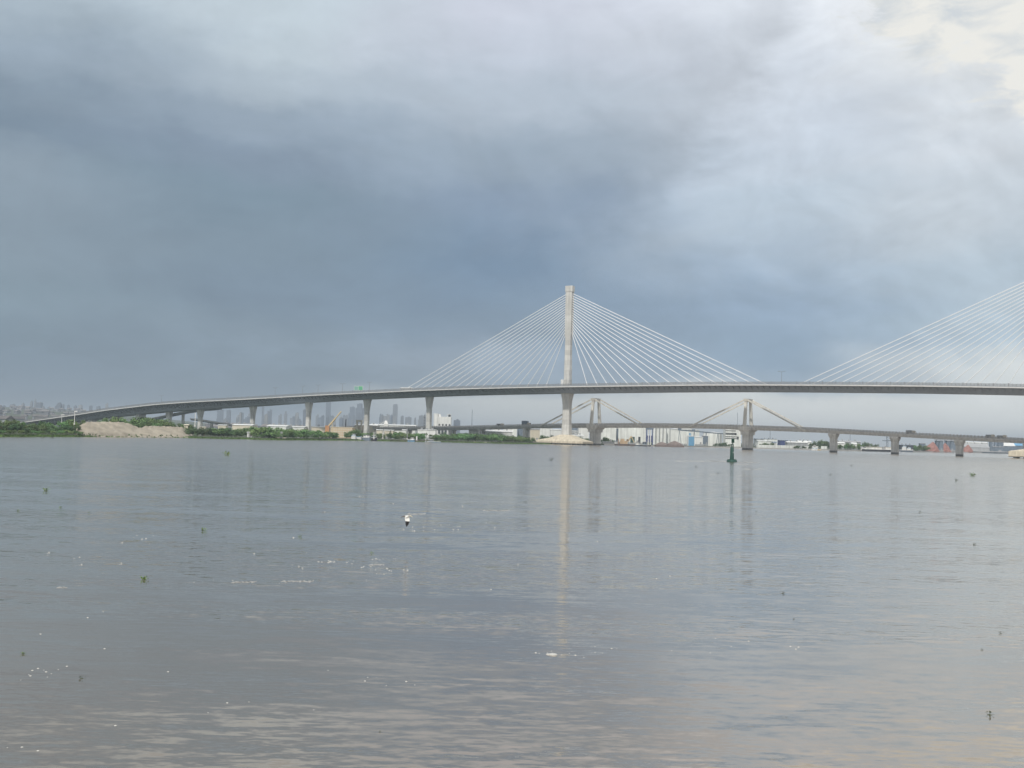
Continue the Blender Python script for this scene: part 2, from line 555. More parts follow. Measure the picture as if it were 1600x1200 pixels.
def water_material():
    mt = bpy.data.materials.new('river_water')
    mt.use_nodes = True
    T = NT(mt.node_tree)
    bs = T.n['Principled BSDF']
    p = T.new('ShaderNodeNewGeometry').outputs['Position']
    x, y, z = T.sep(p)
    # silt: slow plumes of lighter and darker mud
    silt = T.noise(T.comb(T.math('MULTIPLY', x, 0.012), T.math('MULTIPLY', y, 0.03), 0.0), 1.0, 5.0, 0.6, 0.6)
    c = T.mix(T.smooth(silt, 0.3, 0.7), (0.102, 0.077, 0.046, 1), (0.120, 0.092, 0.058, 1))
    T.l.new(c, bs.inputs['Base Color'])
    # ripples: the crests lie across the view, the slopes are those of real wavelets
    def slope(sx, sy, det, seed, rough=0.55, dist=0.4):
        q = T.comb(T.math('MULTIPLY', x, sx), T.math('MULTIPLY', y, sy), seed)
        cc = T.noise(q, 1.0, det, rough, dist, out='Color')
        a, b, _ = T.sep(cc)
        return T.math('SUBTRACT', a, 0.5), T.math('SUBTRACT', b, 0.5)
    ax, ay = slope(0.75, 3.0, 3.0, 1.7)        # short ripples
    bx, by = slope(0.13, 0.60, 2.0, 9.3)       # long undulation
    cx_, cy_ = slope(3.0, 9.0, 3.0, 4.1)        # cat's paws
    patch = T.noise(T.comb(T.math('MULTIPLY', x, 0.022), T.math('MULTIPLY', y, 0.085), 3.0), 1.0, 5.0, 0.6, 0.8)
    patch = T.smooth(patch, 0.36, 0.64)
    chop = T.smooth(y, 40.0, 420.0)             # wind-roughened mid-channel, slack water by the near bank
    k1 = T.math('MULTIPLY', T.math('ADD', 0.09, T.math('MULTIPLY', patch, 0.36)), T.math('ADD', 1.0, T.math('MULTIPLY', chop, 1.2)))
    nx = T.math('ADD', T.math('MULTIPLY', ax, T.math('MULTIPLY', k1, 0.16)), T.math('MULTIPLY', bx, 0.03))
    nx = T.math('ADD', nx, T.math('MULTIPLY', cx_, T.math('MULTIPLY', k1, 0.09)))
    ny = T.math('ADD', T.math('MULTIPLY', ay, k1), T.math('MULTIPLY', by, 0.13))
    ny = T.math('ADD', ny, T.math('MULTIPLY', cy_, T.math('MULTIPLY', k1, 0.75)))
    nrm = T.vmath('NORMALIZE', T.comb(nx, ny, 1.0))
    T.l.new(nrm, bs.inputs['Normal'])
    rgh = T.math('ADD', 0.08, T.math('MULTIPLY', chop, 0.13))
    T.l.new(rgh, bs.inputs['Roughness'])
    T.l.new(rgh, bs.inputs['Coat Roughness'])
    bs.inputs['IOR'].default_value = 2.3
    bs.inputs['Coat Weight'].default_value = 1.0
    bs.inputs['Coat IOR'].default_value = 2.0
    bs.inputs['Coat Tint'].default_value = (1.0, 0.90, 0.76, 1)
    T.l.new(nrm, bs.inputs['Coat Normal'])
    bs.inputs['Specular IOR Level'].default_value = 0.5
    return mt


M['water'] = water_material()

# ------------------------------------------------------------------ river, land, haze
wb = MB()
wb.quad((-12500, -700, 0), (12500, -700, 0), (12500, 12800, 0), (-12500, 12800, 0))
structure(wb.build('water', M['water']))

BANK = [(-6000, 700), (-2500, 480), (-600, 430), (0, 471), (130, 557), (300, 652), (430, 672), (560, 791), (700, 872), (800, 890), (860, 960), (900, 1035),
        (960, 1040), (1040, 1040), (1100, 1110), (1200, 1130), (1300, 1155), (1400, 1235), (1500, 1520), (1590, 1600), (1800, 1700),
        (2600, 1900), (6000, 2300)]
DRAFT = [(-6000, 1000), (-2500, 905), (-600, 890), (0, 915), (130, 968), (300, 992), (430, 985), (560, 1000), (700, 1000), (800, 1004), (900, 1024),
         (960, 1020), (1040, 1008), (1100, 990), (1200, 955), (1300, 928), (1400, 905), (1500, 905), (1590, 900), (1800, 880), (2600, 850), (6000, 900)]


def bank_y(px):
    return float(np.interp(px, [b[0] for b in BANK], [b[1] for b in BANK]))


def RM(px, Y):
    """Distance of a thing on the far bank: rows keep their order behind the water line."""
    old_b = float(np.interp(px, [b[0] for b in DRAFT], [b[1] for b in DRAFT]))
    new_b = bank_y(px)
    k = (3000 - new_b) / (3000 - old_b)
    return Y if Y >= 3000 else new_b + (Y - old_b) * k


def land_z(x, y):
    """Low river plain; to the left the town climbs a long slope."""
    left = 1 / (1 + math.exp((x / max(y, 1) + 0.33) / 0.035))
    slope = max(0.0, min(1.0, (y - 1500) / 3000))
    mid = 1 / (1 + math.exp((x / max(y, 1) + 0.02) / 0.03))
    slope2 = max(0.0, min(1.0, (y - 2200) / 4000))
    return 1.2 + 58 * left * slope + 26 * mid * slope2


lb = MB()
pxs = sorted(set(list(range(-300, 1900, 40)) + [-6000, -4000, -2500, -1500, -900, -600, 2200, 2600, 3400, 4500, 6000]))
offs = [-6, 0, 3, 12, 40, 110, 260, 500, 900, 1500, 2200, 3000, 4200, 6000, 8500, 11400]
for i, px in enumerate(pxs):
    k = (px - 800) / FPX
    for j, o in enumerate(offs):
        Y = bank_y(px) + o + (random.uniform(-2, 2) if j < 4 else 0)
        X = max(-12300, min(12300, k * Y))
        z = (-1.5, 0.35, 1.1)[j] if j < 3 else land_z(X, Y) + random.uniform(-.15, .15)
        lb.v.append((X, Y, z))
J = len(offs)
for i in range(len(pxs) - 1):
    for j in range(J - 1):
        a = i * J + j
        lb.face((a, a + J, a + J + 1, a + 1))
structure(lb.build('ground', M['land'], smooth=True))

hz = MB()
hz.box((0, 6050, 77.5), (25400, 13900, 160))
haze_mat = bpy.data.materials.new('haze')
haze_mat.use_nodes = True
hn = NT(haze_mat.node_tree)
hn.n.clear()
ho = hn.new('ShaderNodeOutputMaterial')
hv = hn.new('ShaderNodeVolumePrincipled')
hv.inputs['Color'].default_value = (0.62, 0.71, 0.81, 1)
hv.inputs['Density'].default_value = 0.00015
hv.inputs['Anisotropy'].default_value = 0.0
hn.l.new(hv.outputs[0], ho.inputs['Volume'])
haze = hz.build('haze', haze_mat)
stuff(haze)

# ------------------------------------------------------------------ the new cable-stayed bridge
TH = math.radians(31.3)
UX = Vector((math.cos(TH), -math.sin(TH), 0))     # along the bridge, towards the right
NX = Vector((-math.sin(TH), -math.cos(TH), 0))    # across it, towards the river bank we stand on
p_ = at(885, 684, 963)
ORG = Vector((p_.x, p_.y, 0))


def B(u, n, z):
    q = ORG + UX * u + NX * n
    return Vector((q.x, q.y, z))


TOPS = [(-760, 6.0), (-717.8, 10.4), (-669.7, 15.5), (-634.8, 19.2), (-600.9, 23.2), (-557, 27.2), (-514.7, 30.9), (-454, 34.3), (-377, 37.5),
        (-323, 40.0), (-271.7, 42.4), (-222.6, 44.3), (-160.6, 46.6), (-102, 48.5), (-47, 49.6), (5, 50.4), (78, 51.2), (134.5, 51.7),
        (195, 51.6), (237, 51.3), (293, 50.8), (328, 50.2), (370, 49.4), (440, 47.6), (520, 45.0), (620, 41.0), (760, 33)]
_us = np.linspace(-760, 760, 761)
_z = np.interp(_us, [t[0] for t in TOPS], [t[1] for t in TOPS])
_k = np.exp(-np.linspace(-2.2, 2.2, 31) ** 2)
_zp = np.pad(_z, 15, mode='reflect', reflect_type='odd')
_z = np.convolve(_zp, _k / _k.sum(), mode='valid')


def ztop(u):
    return float(np.interp(u, _us, _z))


def depth(u):
    return float(np.interp(u, [-760, -620, -520, -460, -370, -294, -227, 0, 165, 300, 400], [4.5, 6.5, 7.8, 7.6, 6.6, 5.7, 5.2, 5.0, 4.7, 4.6, 4.5]))


bridge = thing('cable_stayed_bridge', 'long pale concrete road bridge with fans of white cables on tall single masts', 'bridge', (0, 0, 0))
stations = [u for u in np.arange(-760, 761, 8.0)]


def sweep(mb, prof, us):
    """prof(u) -> list of (n, z) with z measured from the deck top."""
    rings = []
    for u in us:
        zt = ztop(u)
        rings.append([B(u, n, zt + z) for n, z in prof(u)])
    mb.loft(rings)


g = MB()
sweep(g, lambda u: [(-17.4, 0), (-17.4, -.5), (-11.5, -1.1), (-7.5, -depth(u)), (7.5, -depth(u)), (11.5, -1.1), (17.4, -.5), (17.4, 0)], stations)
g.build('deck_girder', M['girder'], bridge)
for s in (1, -1):
    g = MB()
    sweep(g, lambda u: [(s * 17.40, -.50), (s * 17.40, 0.40), (s * 17.75, 0.40), (s * 17.80, -.50)][::s], stations)
    g.build('edge_beam', M['edge'], bridge)
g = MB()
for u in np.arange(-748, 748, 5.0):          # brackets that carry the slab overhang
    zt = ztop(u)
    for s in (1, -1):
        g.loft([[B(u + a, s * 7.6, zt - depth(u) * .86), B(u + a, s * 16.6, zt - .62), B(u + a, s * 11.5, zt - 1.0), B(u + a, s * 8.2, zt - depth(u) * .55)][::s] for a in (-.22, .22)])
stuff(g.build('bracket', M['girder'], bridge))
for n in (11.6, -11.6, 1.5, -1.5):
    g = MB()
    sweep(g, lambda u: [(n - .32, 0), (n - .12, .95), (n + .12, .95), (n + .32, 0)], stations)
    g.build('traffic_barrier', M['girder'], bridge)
for s in (1, -1):
    g = MB()
    sweep(g, lambda u: [(s * 1.9, .004), (s * 11.2, .004), (s * 11.2, .05), (s * 1.9, .05)][::-s], stations)
    g.build('road_surface', M['asphalt'], bridge)
for s in (1, -1):
    g = MB()
    for h in (.75, 1.15, 1.55, 1.95, 2.4):
        sweep(g, lambda u: [(s * 17.35, h - .13), (s * 17.35, h + .13), (s * 17.50, h + .13), (s * 17.50, h - .13)][::s], stations[::2])
    for u in np.arange(-700, 700, 2.5):
        zt = ztop(u)
        g.beam(B(u, s * 17.43, zt + .6), B(u, s * 17.43, zt + 2.45), .26, .2)
    for u in np.arange(-700, 700, 10.0):
        zt = ztop(u)
        g.beam(B(u, s * 17.43, zt + .6), B(u, s * 17.43, zt + 2.9), .45, .35)
    stuff(g.build('railing', M['steel'], bridge))


def rect(u, z, a, b, n=0.0, ch=0.0):
    """A chamfered rectangle a (along) x b (across) centred on the bridge axis."""
    a, b = a / 2, b / 2
    c = ch
    if not c:
        return [B(u + i, n + j, z) for i, j in ((-a, b), (a, b), (a, -b), (-a, -b))]
    return [B(u + i, n + j, z) for i, j in ((-a + c, b), (a - c, b), (a, b - c), (a, -b + c), (a - c, -b), (-a + c, -b), (-a, -b + c), (-a, b - c))]


def tall(mb, u, prof, n=0.0, ch=0.5):
    """Lift-cast shaft: prof is [(z, a, b)], with a shallow groove at each joint."""
    zs = [p[0] for p in prof]
    rings = []
    z = zs[0]
    while z < zs[-1] - 0.01:
        z2 = min((math.floor(z / 4.4 + 1e-6) + 1) * 4.4, zs[-1])
        for zz, ins in ((z + .0, .10), (z + .15, 0), (z2 - .15, 0), (z2, .10)):
            a = float(np.interp(zz, zs, [p[1] for p in prof]))
            b = float(np.interp(zz, zs, [p[2] for p in prof]))
            rings.append(rect(u, zz, a - ins, b - ins, n, ch))
        z = z2
    mb.loft(rings)


PYL = (0.0, 389.4)
for k, u in enumerate(PYL):
    zt = ztop(u)
    zb = zt - depth(u)
    g = MB()
    tall(g, u, [(3.0, 8.6, 7.4), (9, 8.0, 6.8), (22, 7.0, 6.0), (zb - 12, 6.7, 5.8), (zb - 6, 7.6, 6.4), (zb, 9.8, 8.0)], ch=0.8)
    g.build('pylon_leg', M['concrete'], bridge)
    g = MB()
    tall(g, u, [(zt - .2, 6.2, 5.0), (zt + 30, 5.4, 4.5), (135.8, 5.2, 4.3)], ch=0.35)
    mast = g.build('mast', M['concrete'], bridge)
    g = MB()
    tall(g, u, [(135.8, 7.2, 5.0), (141, 7.2, 5.0)], ch=0.3)
    g.build('mast_head', M['concrete'], bridge)
    for s in (1, -1):          # cheeks either side of the cable slots
        for t in (1, -1):
            g = MB()
            g.loft([[B(u + s * (x0 / 2 - .2) + i, t * 1.75 + j, z) for i, j in ((-.6, .35), (.6, .35), (.6, -.35), (-.6, -.35))]
                    for z, x0 in ((96, 5.5), (135.7, 5.5))])
            g.build('anchor_cheek', M['concrete'], bridge)
    g = MB()
    g.box(tuple(B(u - 3.4, 3.2, zt + 3.6)), (2.6, 2.0, 7.0), -TH)
    g.build('mast_door_house', M['white'], bridge)
    L, D, cu, hw = ((24.5, 10, -3.0, 3.1), (30, 12, 0, 5.0))[k]
    g = MB()
    g.loft([rect(u + cu, .9, 2 * L, 2 * D), rect(u + cu, hw, 2 * L, 2 * D), rect(u + cu * .3, hw + 2.6, 2 * L * .52, 2 * D * .75), rect(u, hw + 5.6, 9.0, 8.0)])
    capo = g.build('pile_cap', M['cap'], bridge)
    for q in range(9):
        for t in (-1, 0, 1):
            g = MB()
            pp = B(u + cu + (q - 4) * L / 4.6, t * D * .82, 0)
            g.tube((pp.x, pp.y, -2), (pp.x, pp.y, 1.0), 1.1, n=8)
            g.build('pile', M['girder'], capo)
    # stay cables: two fans of seventeen
    for s in (1, -1):
        for i in range(17):
            uo = s * ((20.0 if s > 0 else 22.6) + 10.12 * i)
            za = 100.0 + (134.2 - 100.0) * i / 16
            p0 = B(u + s * 2.6, 0, za)
            p1 = B(u + uo, 0, ztop(u + uo) + .6)
            g = MB()
            g.tube(p0, p1, .30, n=6)
            d = (p0 - p1).normalized()
            g.tube(p1, p1 + d * 4.5, .42, n=6)
            g.build('stay_cable', M['cable'], bridge)

for u in (-149.6, -225.2, -301.5, -379.8, -459.0, -508.8, 539.0, 615.0, 690.0):
    zb = ztop(u) - depth(u)
    g = MB()
    tall(g, u, [(0.2, 4.9, 4.3), (zb - 13, 4.5, 3.9), (zb - 10, 4.7, 4.0), (zb - 4, 6.1, 5.2), (zb, 6.9, 6.2)], ch=.55)
    g.build('pier', M['concrete'], bridge)
for u in (-556, -600, -640):
    zb = ztop(u) - depth(u)
    g = MB()
    tall(g, u, [(0.2, 4.9, 9), (zb, 5.5, 11)], ch=.5)
    g.build('pier', M['concrete'], bridge)


def ribbon(name, pts, w, d, parent, mat, edge):
    """A slip-road ramp: slab with a pale parapet along both edges."""
    g, e = MB(), MB()
    rings, er = [], [[], []]
    for i, p in enumerate(pts):
        t = (pts[min(i + 1, len(pts) - 1)] - pts[max(i - 1, 0)])
        s = Vector((t.y, -t.x, 0)).normalized()
        if s.y > 0:
            s = -s
        rings.append([p + s * (w / 2), p - s * (w / 2), p - s * (w / 3) + Vector((0, 0, -d)), p + s * (w / 3) + Vector((0, 0, -d))])
        for k, q in enumerate((1, -1)):
            er[k].append([p + s * q * (w / 2 + a) + Vector((0, 0, b)) for a, b in ((.02, -.4), (.3, -.4), (.3, .8), (.02, .8))])
    g.loft(rings)
    o = g.build(name, mat, parent)
    for k in range(2):
        e = MB()
        e.loft(er[k])
        e.build('ramp_parapet', edge, o)
    return o


ribbon('ramp', [at(345, 637.8, 1226), at(320, 639.5, 1230), at(295, 643.0, 1234), at(267, 648.5, 1240), at(235, 655.5, 1248)], 9, 1.9, bridge, M['girder'], M['edge'])
ribbon('ramp', [at(300, 654.5, 1216), at(318, 657, 1214), at(345, 661.2, 1210), at(378, 666.6, 1206), at(400, 669.0, 1202)], 9, 1.6, bridge, M['girder'], M['edge'])
for px, Y, py in ((285, 1236, 647), (330, 1212, 661)):
    x, y = spot(px, Y)
    g = MB()
    g.box((x, y, (zat(px, py, Y)) / 2), (2.4, 2.4, zat(px, py, Y)), -TH)
    g.build('ramp_pier', M['concrete'], bridge)

# ------------------------------------------------------------------ the old bridge behind it
a_, b_ = at(930, 685, 995), at(1499, 700, 828)
OA = Vector((a_.x, a_.y, 0))
OU = Vector((b_.x - a_.x, b_.y - a_.y, 0)).normalized()
ON = Vector((OU.y, -OU.x, 0))
if ON.y > 0:
    ON = -ON
OANG = math.atan2(OU.y, OU.x)


def Q(v, n, z):
    q = OA + OU * v + ON * n
    return Vector((q.x, q.y, z))


_ov = [-300, -276, -241, -145, -44, 48, 108, 197, 277, 358, 460, 560]
_oz = [10.8, 10.9, 11.0, 13.6, 17.5, 19.4, 19.7, 18.4, 15.8, 13.2, 9.6, 6.5]
_vs = np.linspace(-300, 560, 431)
_oz = np.interp(_vs, _ov, _oz)
_oz = np.convolve(np.pad(_oz, 15, mode='reflect', reflect_type='odd'), _k / _k.sum(), mode='valid')


def oz(v):
    return float(np.interp(v, _vs, _oz))


old = thing('concrete_bridge', 'low old grey concrete bridge with two portal towers and sloping concrete stays', 'bridge', (0, 0, 0))
ost = list(np.arange(-300, 561, 6.0))
g = MB()
g.loft([[Q(v, n, oz(v) + z) for n, z in ((-6, 0), (-6, -.5), (-4.6, -2.5), (4.6, -2.5), (6, -.5), (6, 0))] for v in ost])
g.build('deck_girder', M['old_deck'], old)
g = MB()
g.loft([[Q(v, n, oz(v) + z) for n, z in ((-4.6, .004), (-4.6, .06), (4.6, .06), (4.6, .004))] for v in ost])
g.build('road_surface', M['asphalt'], old)
for s in (1, -1):
    g = MB()
    for h in (.75, 1.25):
        g.loft([[Q(v, s * (5.8 + d), oz(v) + h + z) for d, z in ((-.12, -.13), (.12, -.13), (.12, .13), (-.12, .13))] for v in ost])
    g.loft([[Q(v, s * (5.8 + d), oz(v) + z) for d, z in ((-.2, 0), (.2, 0), (.2, .45), (-.2, .45))] for v in ost])
    for v in np.arange(-298, 558, 2.5):
        g.beam(Q(v, s * 5.8, oz(v)), Q(v, s * 5.8, oz(v) + 1.75), .55, .35)
    stuff(g.build('railing', M['old_rail'], old))


def orect(v, z, a, b, n=0.0):
    return [Q(v + i, n + j, z) for i, j in ((-a / 2, b / 2), (a / 2, b / 2), (a / 2, -b / 2), (-a / 2, -b / 2))]


OT = (0.0, 144.9)
for k, v in enumerate(OT):
    zt = oz(v)
    g = MB()
    g.loft([orect(v, -2, 5.6, 11.4), orect(v, zt - 6.6, 5.6, 11.4)])
    pier = g.build('tower_pier', M['old'], old)
    g = MB()
    g.loft([orect(v, zt - 6.6, 7.2, 15.5), orect(v, zt - 4.2, 7.2, 15.5), orect(v, zt - 2.6, 10.5, 17.5), orect(v, zt + .3, 10.5, 17.5)])
    g.build('capital', M['old'], pier)
    tower = MB()
    zh = 42.8
    for s in (1, -1):
        g = MB()
        g.loft([orect(v, zt + .3, 2.7, 2.3, s * 8.3), orect(v, zh - 2.4, 2.0, 1.9, s * 5.4)])
        g.build('tower_leg', M['old_pale'], old)
    g = MB()
    g.loft([orect(v, zh - 2.4, 2.6, 13.4), orect(v, zh, 3.4, 14.0)])
    g.build('tower_beam', M['old_pale'], old)
    for s in (1, -1):
        for t in (1, -1):
            ve = v + t * (49.5 if k == 0 else 51)
            if k == 0 and t < 0:
                ve = v - 57
            g = MB()
            g.beam(Q(v + t * 1.2, s * 5.9, zh - 1.0), Q(ve, s * 6.35, oz(ve) - 1.6), .75, 1.15)
            g.build('concrete_stay', M['old_pale'], old)
for v in (217.0, 265.0, 312.5, 360.0, 407.0):
    zt = oz(v) - 2.5
    g = MB()
    g.loft([orect(v, -2, 4.6, 6.2), orect(v, zt - 4.2, 4.6, 6.2), orect(v, zt - 1.0, 6.6, 9.6), orect(v, zt, 6.6, 9.6)])
    g.build('pier', M['old'], old)
for v in (-74.0, -125.2, -160, -190, -215, -238, -262):
    zt = oz(v) - 2.5
    for s in (1, -1):
        g = MB()
        g.loft([orect(v, -2, 2.6, 2.3, s * 3.2), orect(v, zt, 2.6, 2.3, s * 3.2)])
        g.build('column', M['old'], old)
    g = MB()
    g.loft([orect(v, zt - 1.3, 3.4, 9.5), orect(v, zt + .02, 3.4, 9.5)])
    g.build('cross_head', M['old'], old)

# ------------------------------------------------------------------ vegetation
def crown_mesh(name, seed, rx, rz, n, leaf, mat, clumps=9, low=0.25):
    """Leaf-sized faces gathered in clumps through an uneven crown; base of the crown at z = low."""
    R = random.Random(seed)
    mb = MB()
    cs = []
    for _ in range(clumps):
        a, r = R.uniform(0, 2 * PI), rx * math.sqrt(R.random()) * 0.72
        cs.append((r * math.cos(a), r * math.sin(a), low + rz * (0.25 + 0.60 * R.random()) * (1 - 0.35 * (r / rx) ** 2), R.uniform(.26, .46)))
    for _ in range(n):
        c = R.choice(cs)
        d = Vector((R.gauss(0, 1), R.gauss(0, 1), R.gauss(0, 1))).normalized() * (R.random() ** 0.45)
        p = Vector((c[0] + d.x * rx * c[3], c[1] + d.y * rx * c[3], c[2] + d.z * rz * c[3] * .62))
        if p.z < low * .5:
            p.z = low * .5 + R.random() * .3
        nrm = (d + Vector((R.gauss(0, .6), R.gauss(0, .6), R.gauss(.3, .6)))).normalized()
        s = leaf * R.uniform(.6, 1.35)
        t = nrm.orthogonal().normalized()
        t = (Matrix.Rotation(R.uniform(0, 6.28), 3, nrm) @ t)
        b = nrm.cross(t)
        k = len(mb.v)
        mb.v.extend([tuple(p + t * s), tuple(p + b * s * .62), tuple(p - t * s), tuple(p - b * s * .62)])
        mb.face((k, k + 1, k + 2, k + 3))
    return mb.mesh(name, mat)


def trunk_mesh(name, seed, h, r, spread, mat):
    R = random.Random(seed)
    mb = MB()
    top = Vector((R.uniform(-.3, .3), R.uniform(-.3, .3), h))
    mb.tube((0, 0, -.4), top * .5, r, r * .8)
    mb.tube(top * .5, top, r * .8, r * .4)
    for i in range(5):
        a = i * 1.257 + R.uniform(-.4, .4)
        s = top * R.uniform(.45, .85)
        mb.tube(s, s + Vector((math.cos(a) * spread, math.sin(a) * spread, h * R.uniform(.25, .5))), r * .42, r * .12, n=5)
    return mb.mesh(name, mat)


TREE_KIND = {}


def make_tree_kind(key, nm, seed, rx, rz, n, leaf, mat, trunk_h, trunk_r, low, clumps=9):
    me = crown_mesh('crown', seed, rx, rz, n, leaf, M[mat], clumps, low)
    tm = trunk_mesh('trunk', seed, trunk_h, trunk_r, rx * .5, M['bark'])
    TREE_KIND[key] = (nm, me, tm)


for s in range(4):
    make_tree_kind(('tree', s), 'broadleaf_tree', 11 + s, 0.50, 0.88, 1100, .042, 'leaf', .62, .022, .05, 12)
    make_tree_kind(('dark', s), 'broadleaf_tree', 31 + s, 0.48, 0.90, 1100, .042, 'leaf_dark', .62, .022, .0, 14)
    make_tree_kind(('bush', s), 'bush', 51 + s, 0.85, 0.86, 800, .065, 'leaf', .40, .020, .04, 11)


def plant(kind, px, Y, py_top, label, group, wide=1.0, sink=0.0, z0=None):
    """A tree of unit size scaled so that it stands on the bank with its top where it is seen."""
    nm, me, tm = TREE_KIND[(kind, random.randrange(4))]
    x, y = spot(px, Y)
    zb = land_z(x, y) if z0 is None else z0
    h = max(2.0, zat(px, py_top, Y) - zb + sink)
    t = thing(nm, label, 'bush' if kind == 'bush' else 'tree', (x, y, zb - sink), random.uniform(0, 6.28), group)
    t.scale = (h * wide, h * wide, h)
    c = link('crown', me, t)
    k = link('trunk', tm, t)
    return t


ORD = ('first second third fourth fifth sixth seventh eighth ninth tenth eleventh twelfth thirteenth fourteenth fifteenth sixteenth '
       'seventeenth eighteenth nineteenth twentieth twenty-first twenty-second').split()


def row(kind, px0, px1, n, back, tops, label, group, wide=1.0, jit=1.9, sink=0.0):
    for i in range(n):
        px = px0 + (px1 - px0) * (i + .5 + random.uniform(-.35, .35)) / n
        top = float(np.interp(px, [t[0] for t in tops], [t[1] for t in tops])) + random.uniform(-jit, jit)
        plant(kind, px, bank_y(px) + random.uniform(*back), top, ORD[i] + ' from left, ' + label, group, wide * random.uniform(.85, 1.2), sink)


row('dark', -60, 128, 15, (9, 22), [(-60, 656), (0, 657), (60, 660), (100, 661), (128, 660)],
    'dark tree in the front row left of the sand mound', 'trees in the thicket left of the sand mound', 1.05)
row('bush', -60, 130, 20, (3, 9), [(-60, 672), (0, 671), (60, 672), (130, 672)],
    'low shrub at the waterside left of the sand mound', 'low shrubs left of the sand mound', 1.3)
row('tree', -60, 128, 14, (28, 60), [(-60, 651), (0, 653), (25, 653), (50, 657), (90, 657), (112, 650), (128, 651)],
    'green tree in the back row left of the sand mound', 'trees in the thicket left of the sand mound', 1.0)
row('tree', 150, 262, 17, (75, 125), [(150, 656), (170, 650), (190, 648), (200, 650), (215, 647), (230, 648), (262, 651)],
    'bright green tree behind the bare sand mound', 'trees behind the sand mound', 1.0)
row('tree', 225, 300, 9, (60, 80), [(225, 658), (262, 655), (300, 662)],
    'olive green tree at the back of the second sand mound', 'trees behind the sand mound', 1.1)
row('dark', 292, 372, 12, (8, 22), [(292, 666), (310, 667), (340, 668), (372, 669)],
    'dense green shrub at the right foot of the sand mound', 'shrubs right of the sand mound', 1.4)
row('bush', 330, 480, 20, (14, 40), [(330, 668), (380, 668), (400, 665), (420, 665), (450, 668), (480, 669)],
    'rounded green shrub before the white shed roofs', 'shrubs before the shed roofs', 1.1)
row('bush', 395, 530, 18, (5, 12), [(395, 677), (430, 675), (470, 675), (500, 671), (530, 676)],
    'low green shrub at the water edge between the bridge piers', 'low shrubs at the water edge', 1.1)
row('bush', 548, 665, 15, (8, 30), [(548, 670), (575, 676), (600, 676), (640, 673), (665, 676)],
    'green shrub on the bank behind the moored boats', 'shrubs behind the moored boats', 1.0)
row('bush', 672, 830, 21, (7, 20), [(672, 680), (690, 677), (730, 676), (770, 677), (800, 679), (830, 682)],
    'green shrub on the bank under the low old bridge', 'shrubs under the old bridge', 1.1)
row('dark', 680, 836, 15, (26, 45), [(680, 675), (720, 674), (760, 675), (790, 677), (820, 681), (836, 684)],
    'darker tree behind the shrubs under the old bridge', 'trees under the old bridge', 1.2)
row('dark', 844, 876, 4, (25, 40), [(844, 677), (876, 680)], 'dark tree beyond the pile cap left of the mast pier', 'trees beyond the mast pier', 1.2)
row('dark', 902, 922, 3, (25, 40), [(902, 681), (922, 683)], 'dark tree between mast pier and old tower pier', 'trees beyond the mast pier', 1.2)
row('dark', 940, 962, 5, (12, 25), [(940, 679), (950, 684), (962, 687)], 'dark tree right of the old tower pier', 'trees right of the old tower pier', 1.1)
row('dark', 1116, 1142, 4, (14, 26), [(1116, 690), (1142, 691)], 'low dark bush left of the green buoy', 'bushes left of the buoy', 1.5)
row('dark', 1186, 1208, 4, (30, 44), [(1186, 692), (1208, 691)], 'dark bush above the pale flood wall', 'bushes above the pale wall', 1.3)
row('dark', 1240, 1268, 5, (4, 9), [(1240, 696), (1268, 696)], 'dark waterside bush left of the yellow boat', 'bushes left of the yellow boat', 1.3)
row('dark', 1264, 1300, 6, (48, 70), [(1264, 690), (1275, 687), (1300, 685)], 'tall dark tree in the grove behind the yellow boat', 'trees in the hazy grove', 1.0)
row('tree', 1308, 1350, 9, (8, 22), [(1308, 694), (1325, 692), (1350, 695)], 'grey green tree right of the first single pier', 'trees right of the first single pier', 1.1)
row('dark', 1336, 1372, 6, (55, 75), [(1336, 689), (1360, 690), (1372, 692)], 'dark tree behind the long dark barge', 'trees behind the dark barge', 1.1)
row('tree', 1424, 1452, 6, (6, 16), [(1424, 695), (1434, 693), (1452, 698)], 'grey green bush at the foot of the red ore heap', 'bushes before the red ore heap', 1.3)

# grass fringe along the water: a ragged belt of blades and floating weed
gb = MB()
R = random.Random(5)
for _ in range(15000):
    px = R.uniform(-120, 860)
    if 145 < px < 292 and R.random() < .95:
        continue
    Yb = bank_y(px)
    wband = 3 if px < 140 else (5 if px < 300 else 6)
    x, y = spot(px, Yb + R.uniform(-wband, 8) * (0.4 + 0.6 * R.random()))
    h, s, a = R.uniform(.25, .9), R.uniform(.3, 1.0), R.uniform(0, PI)
    k = len(gb.v)
    z0 = 0.02 if y < Yb else .3
    gb.v.extend([(x - s * math.cos(a), y - s * math.sin(a), z0), (x + s * math.cos(a), y + s * math.sin(a), z0), (x + R.uniform(-.5, .5), y + R.uniform(-.3, .3), z0 + h)])
    gb.face((k, k + 1, k + 2))
stuff(gb.build('bank_grass', M['grass']))

# ------------------------------------------------------------------ sand mounds
sb = MB()
RID1 = [(118, 671), (124, 664), (130, 660), (136, 658.8), (160, 658.5), (190, 658.8), (202, 661), (215, 667.5), (224, 668.2), (232, 668), (262, 668.5), (285, 672), (296, 678), (304, 685)]
RID2 = [(205, 684), (216, 670), (226, 665.5), (236, 665), (284, 666.5), (290, 670), (298, 676), (306, 684)]


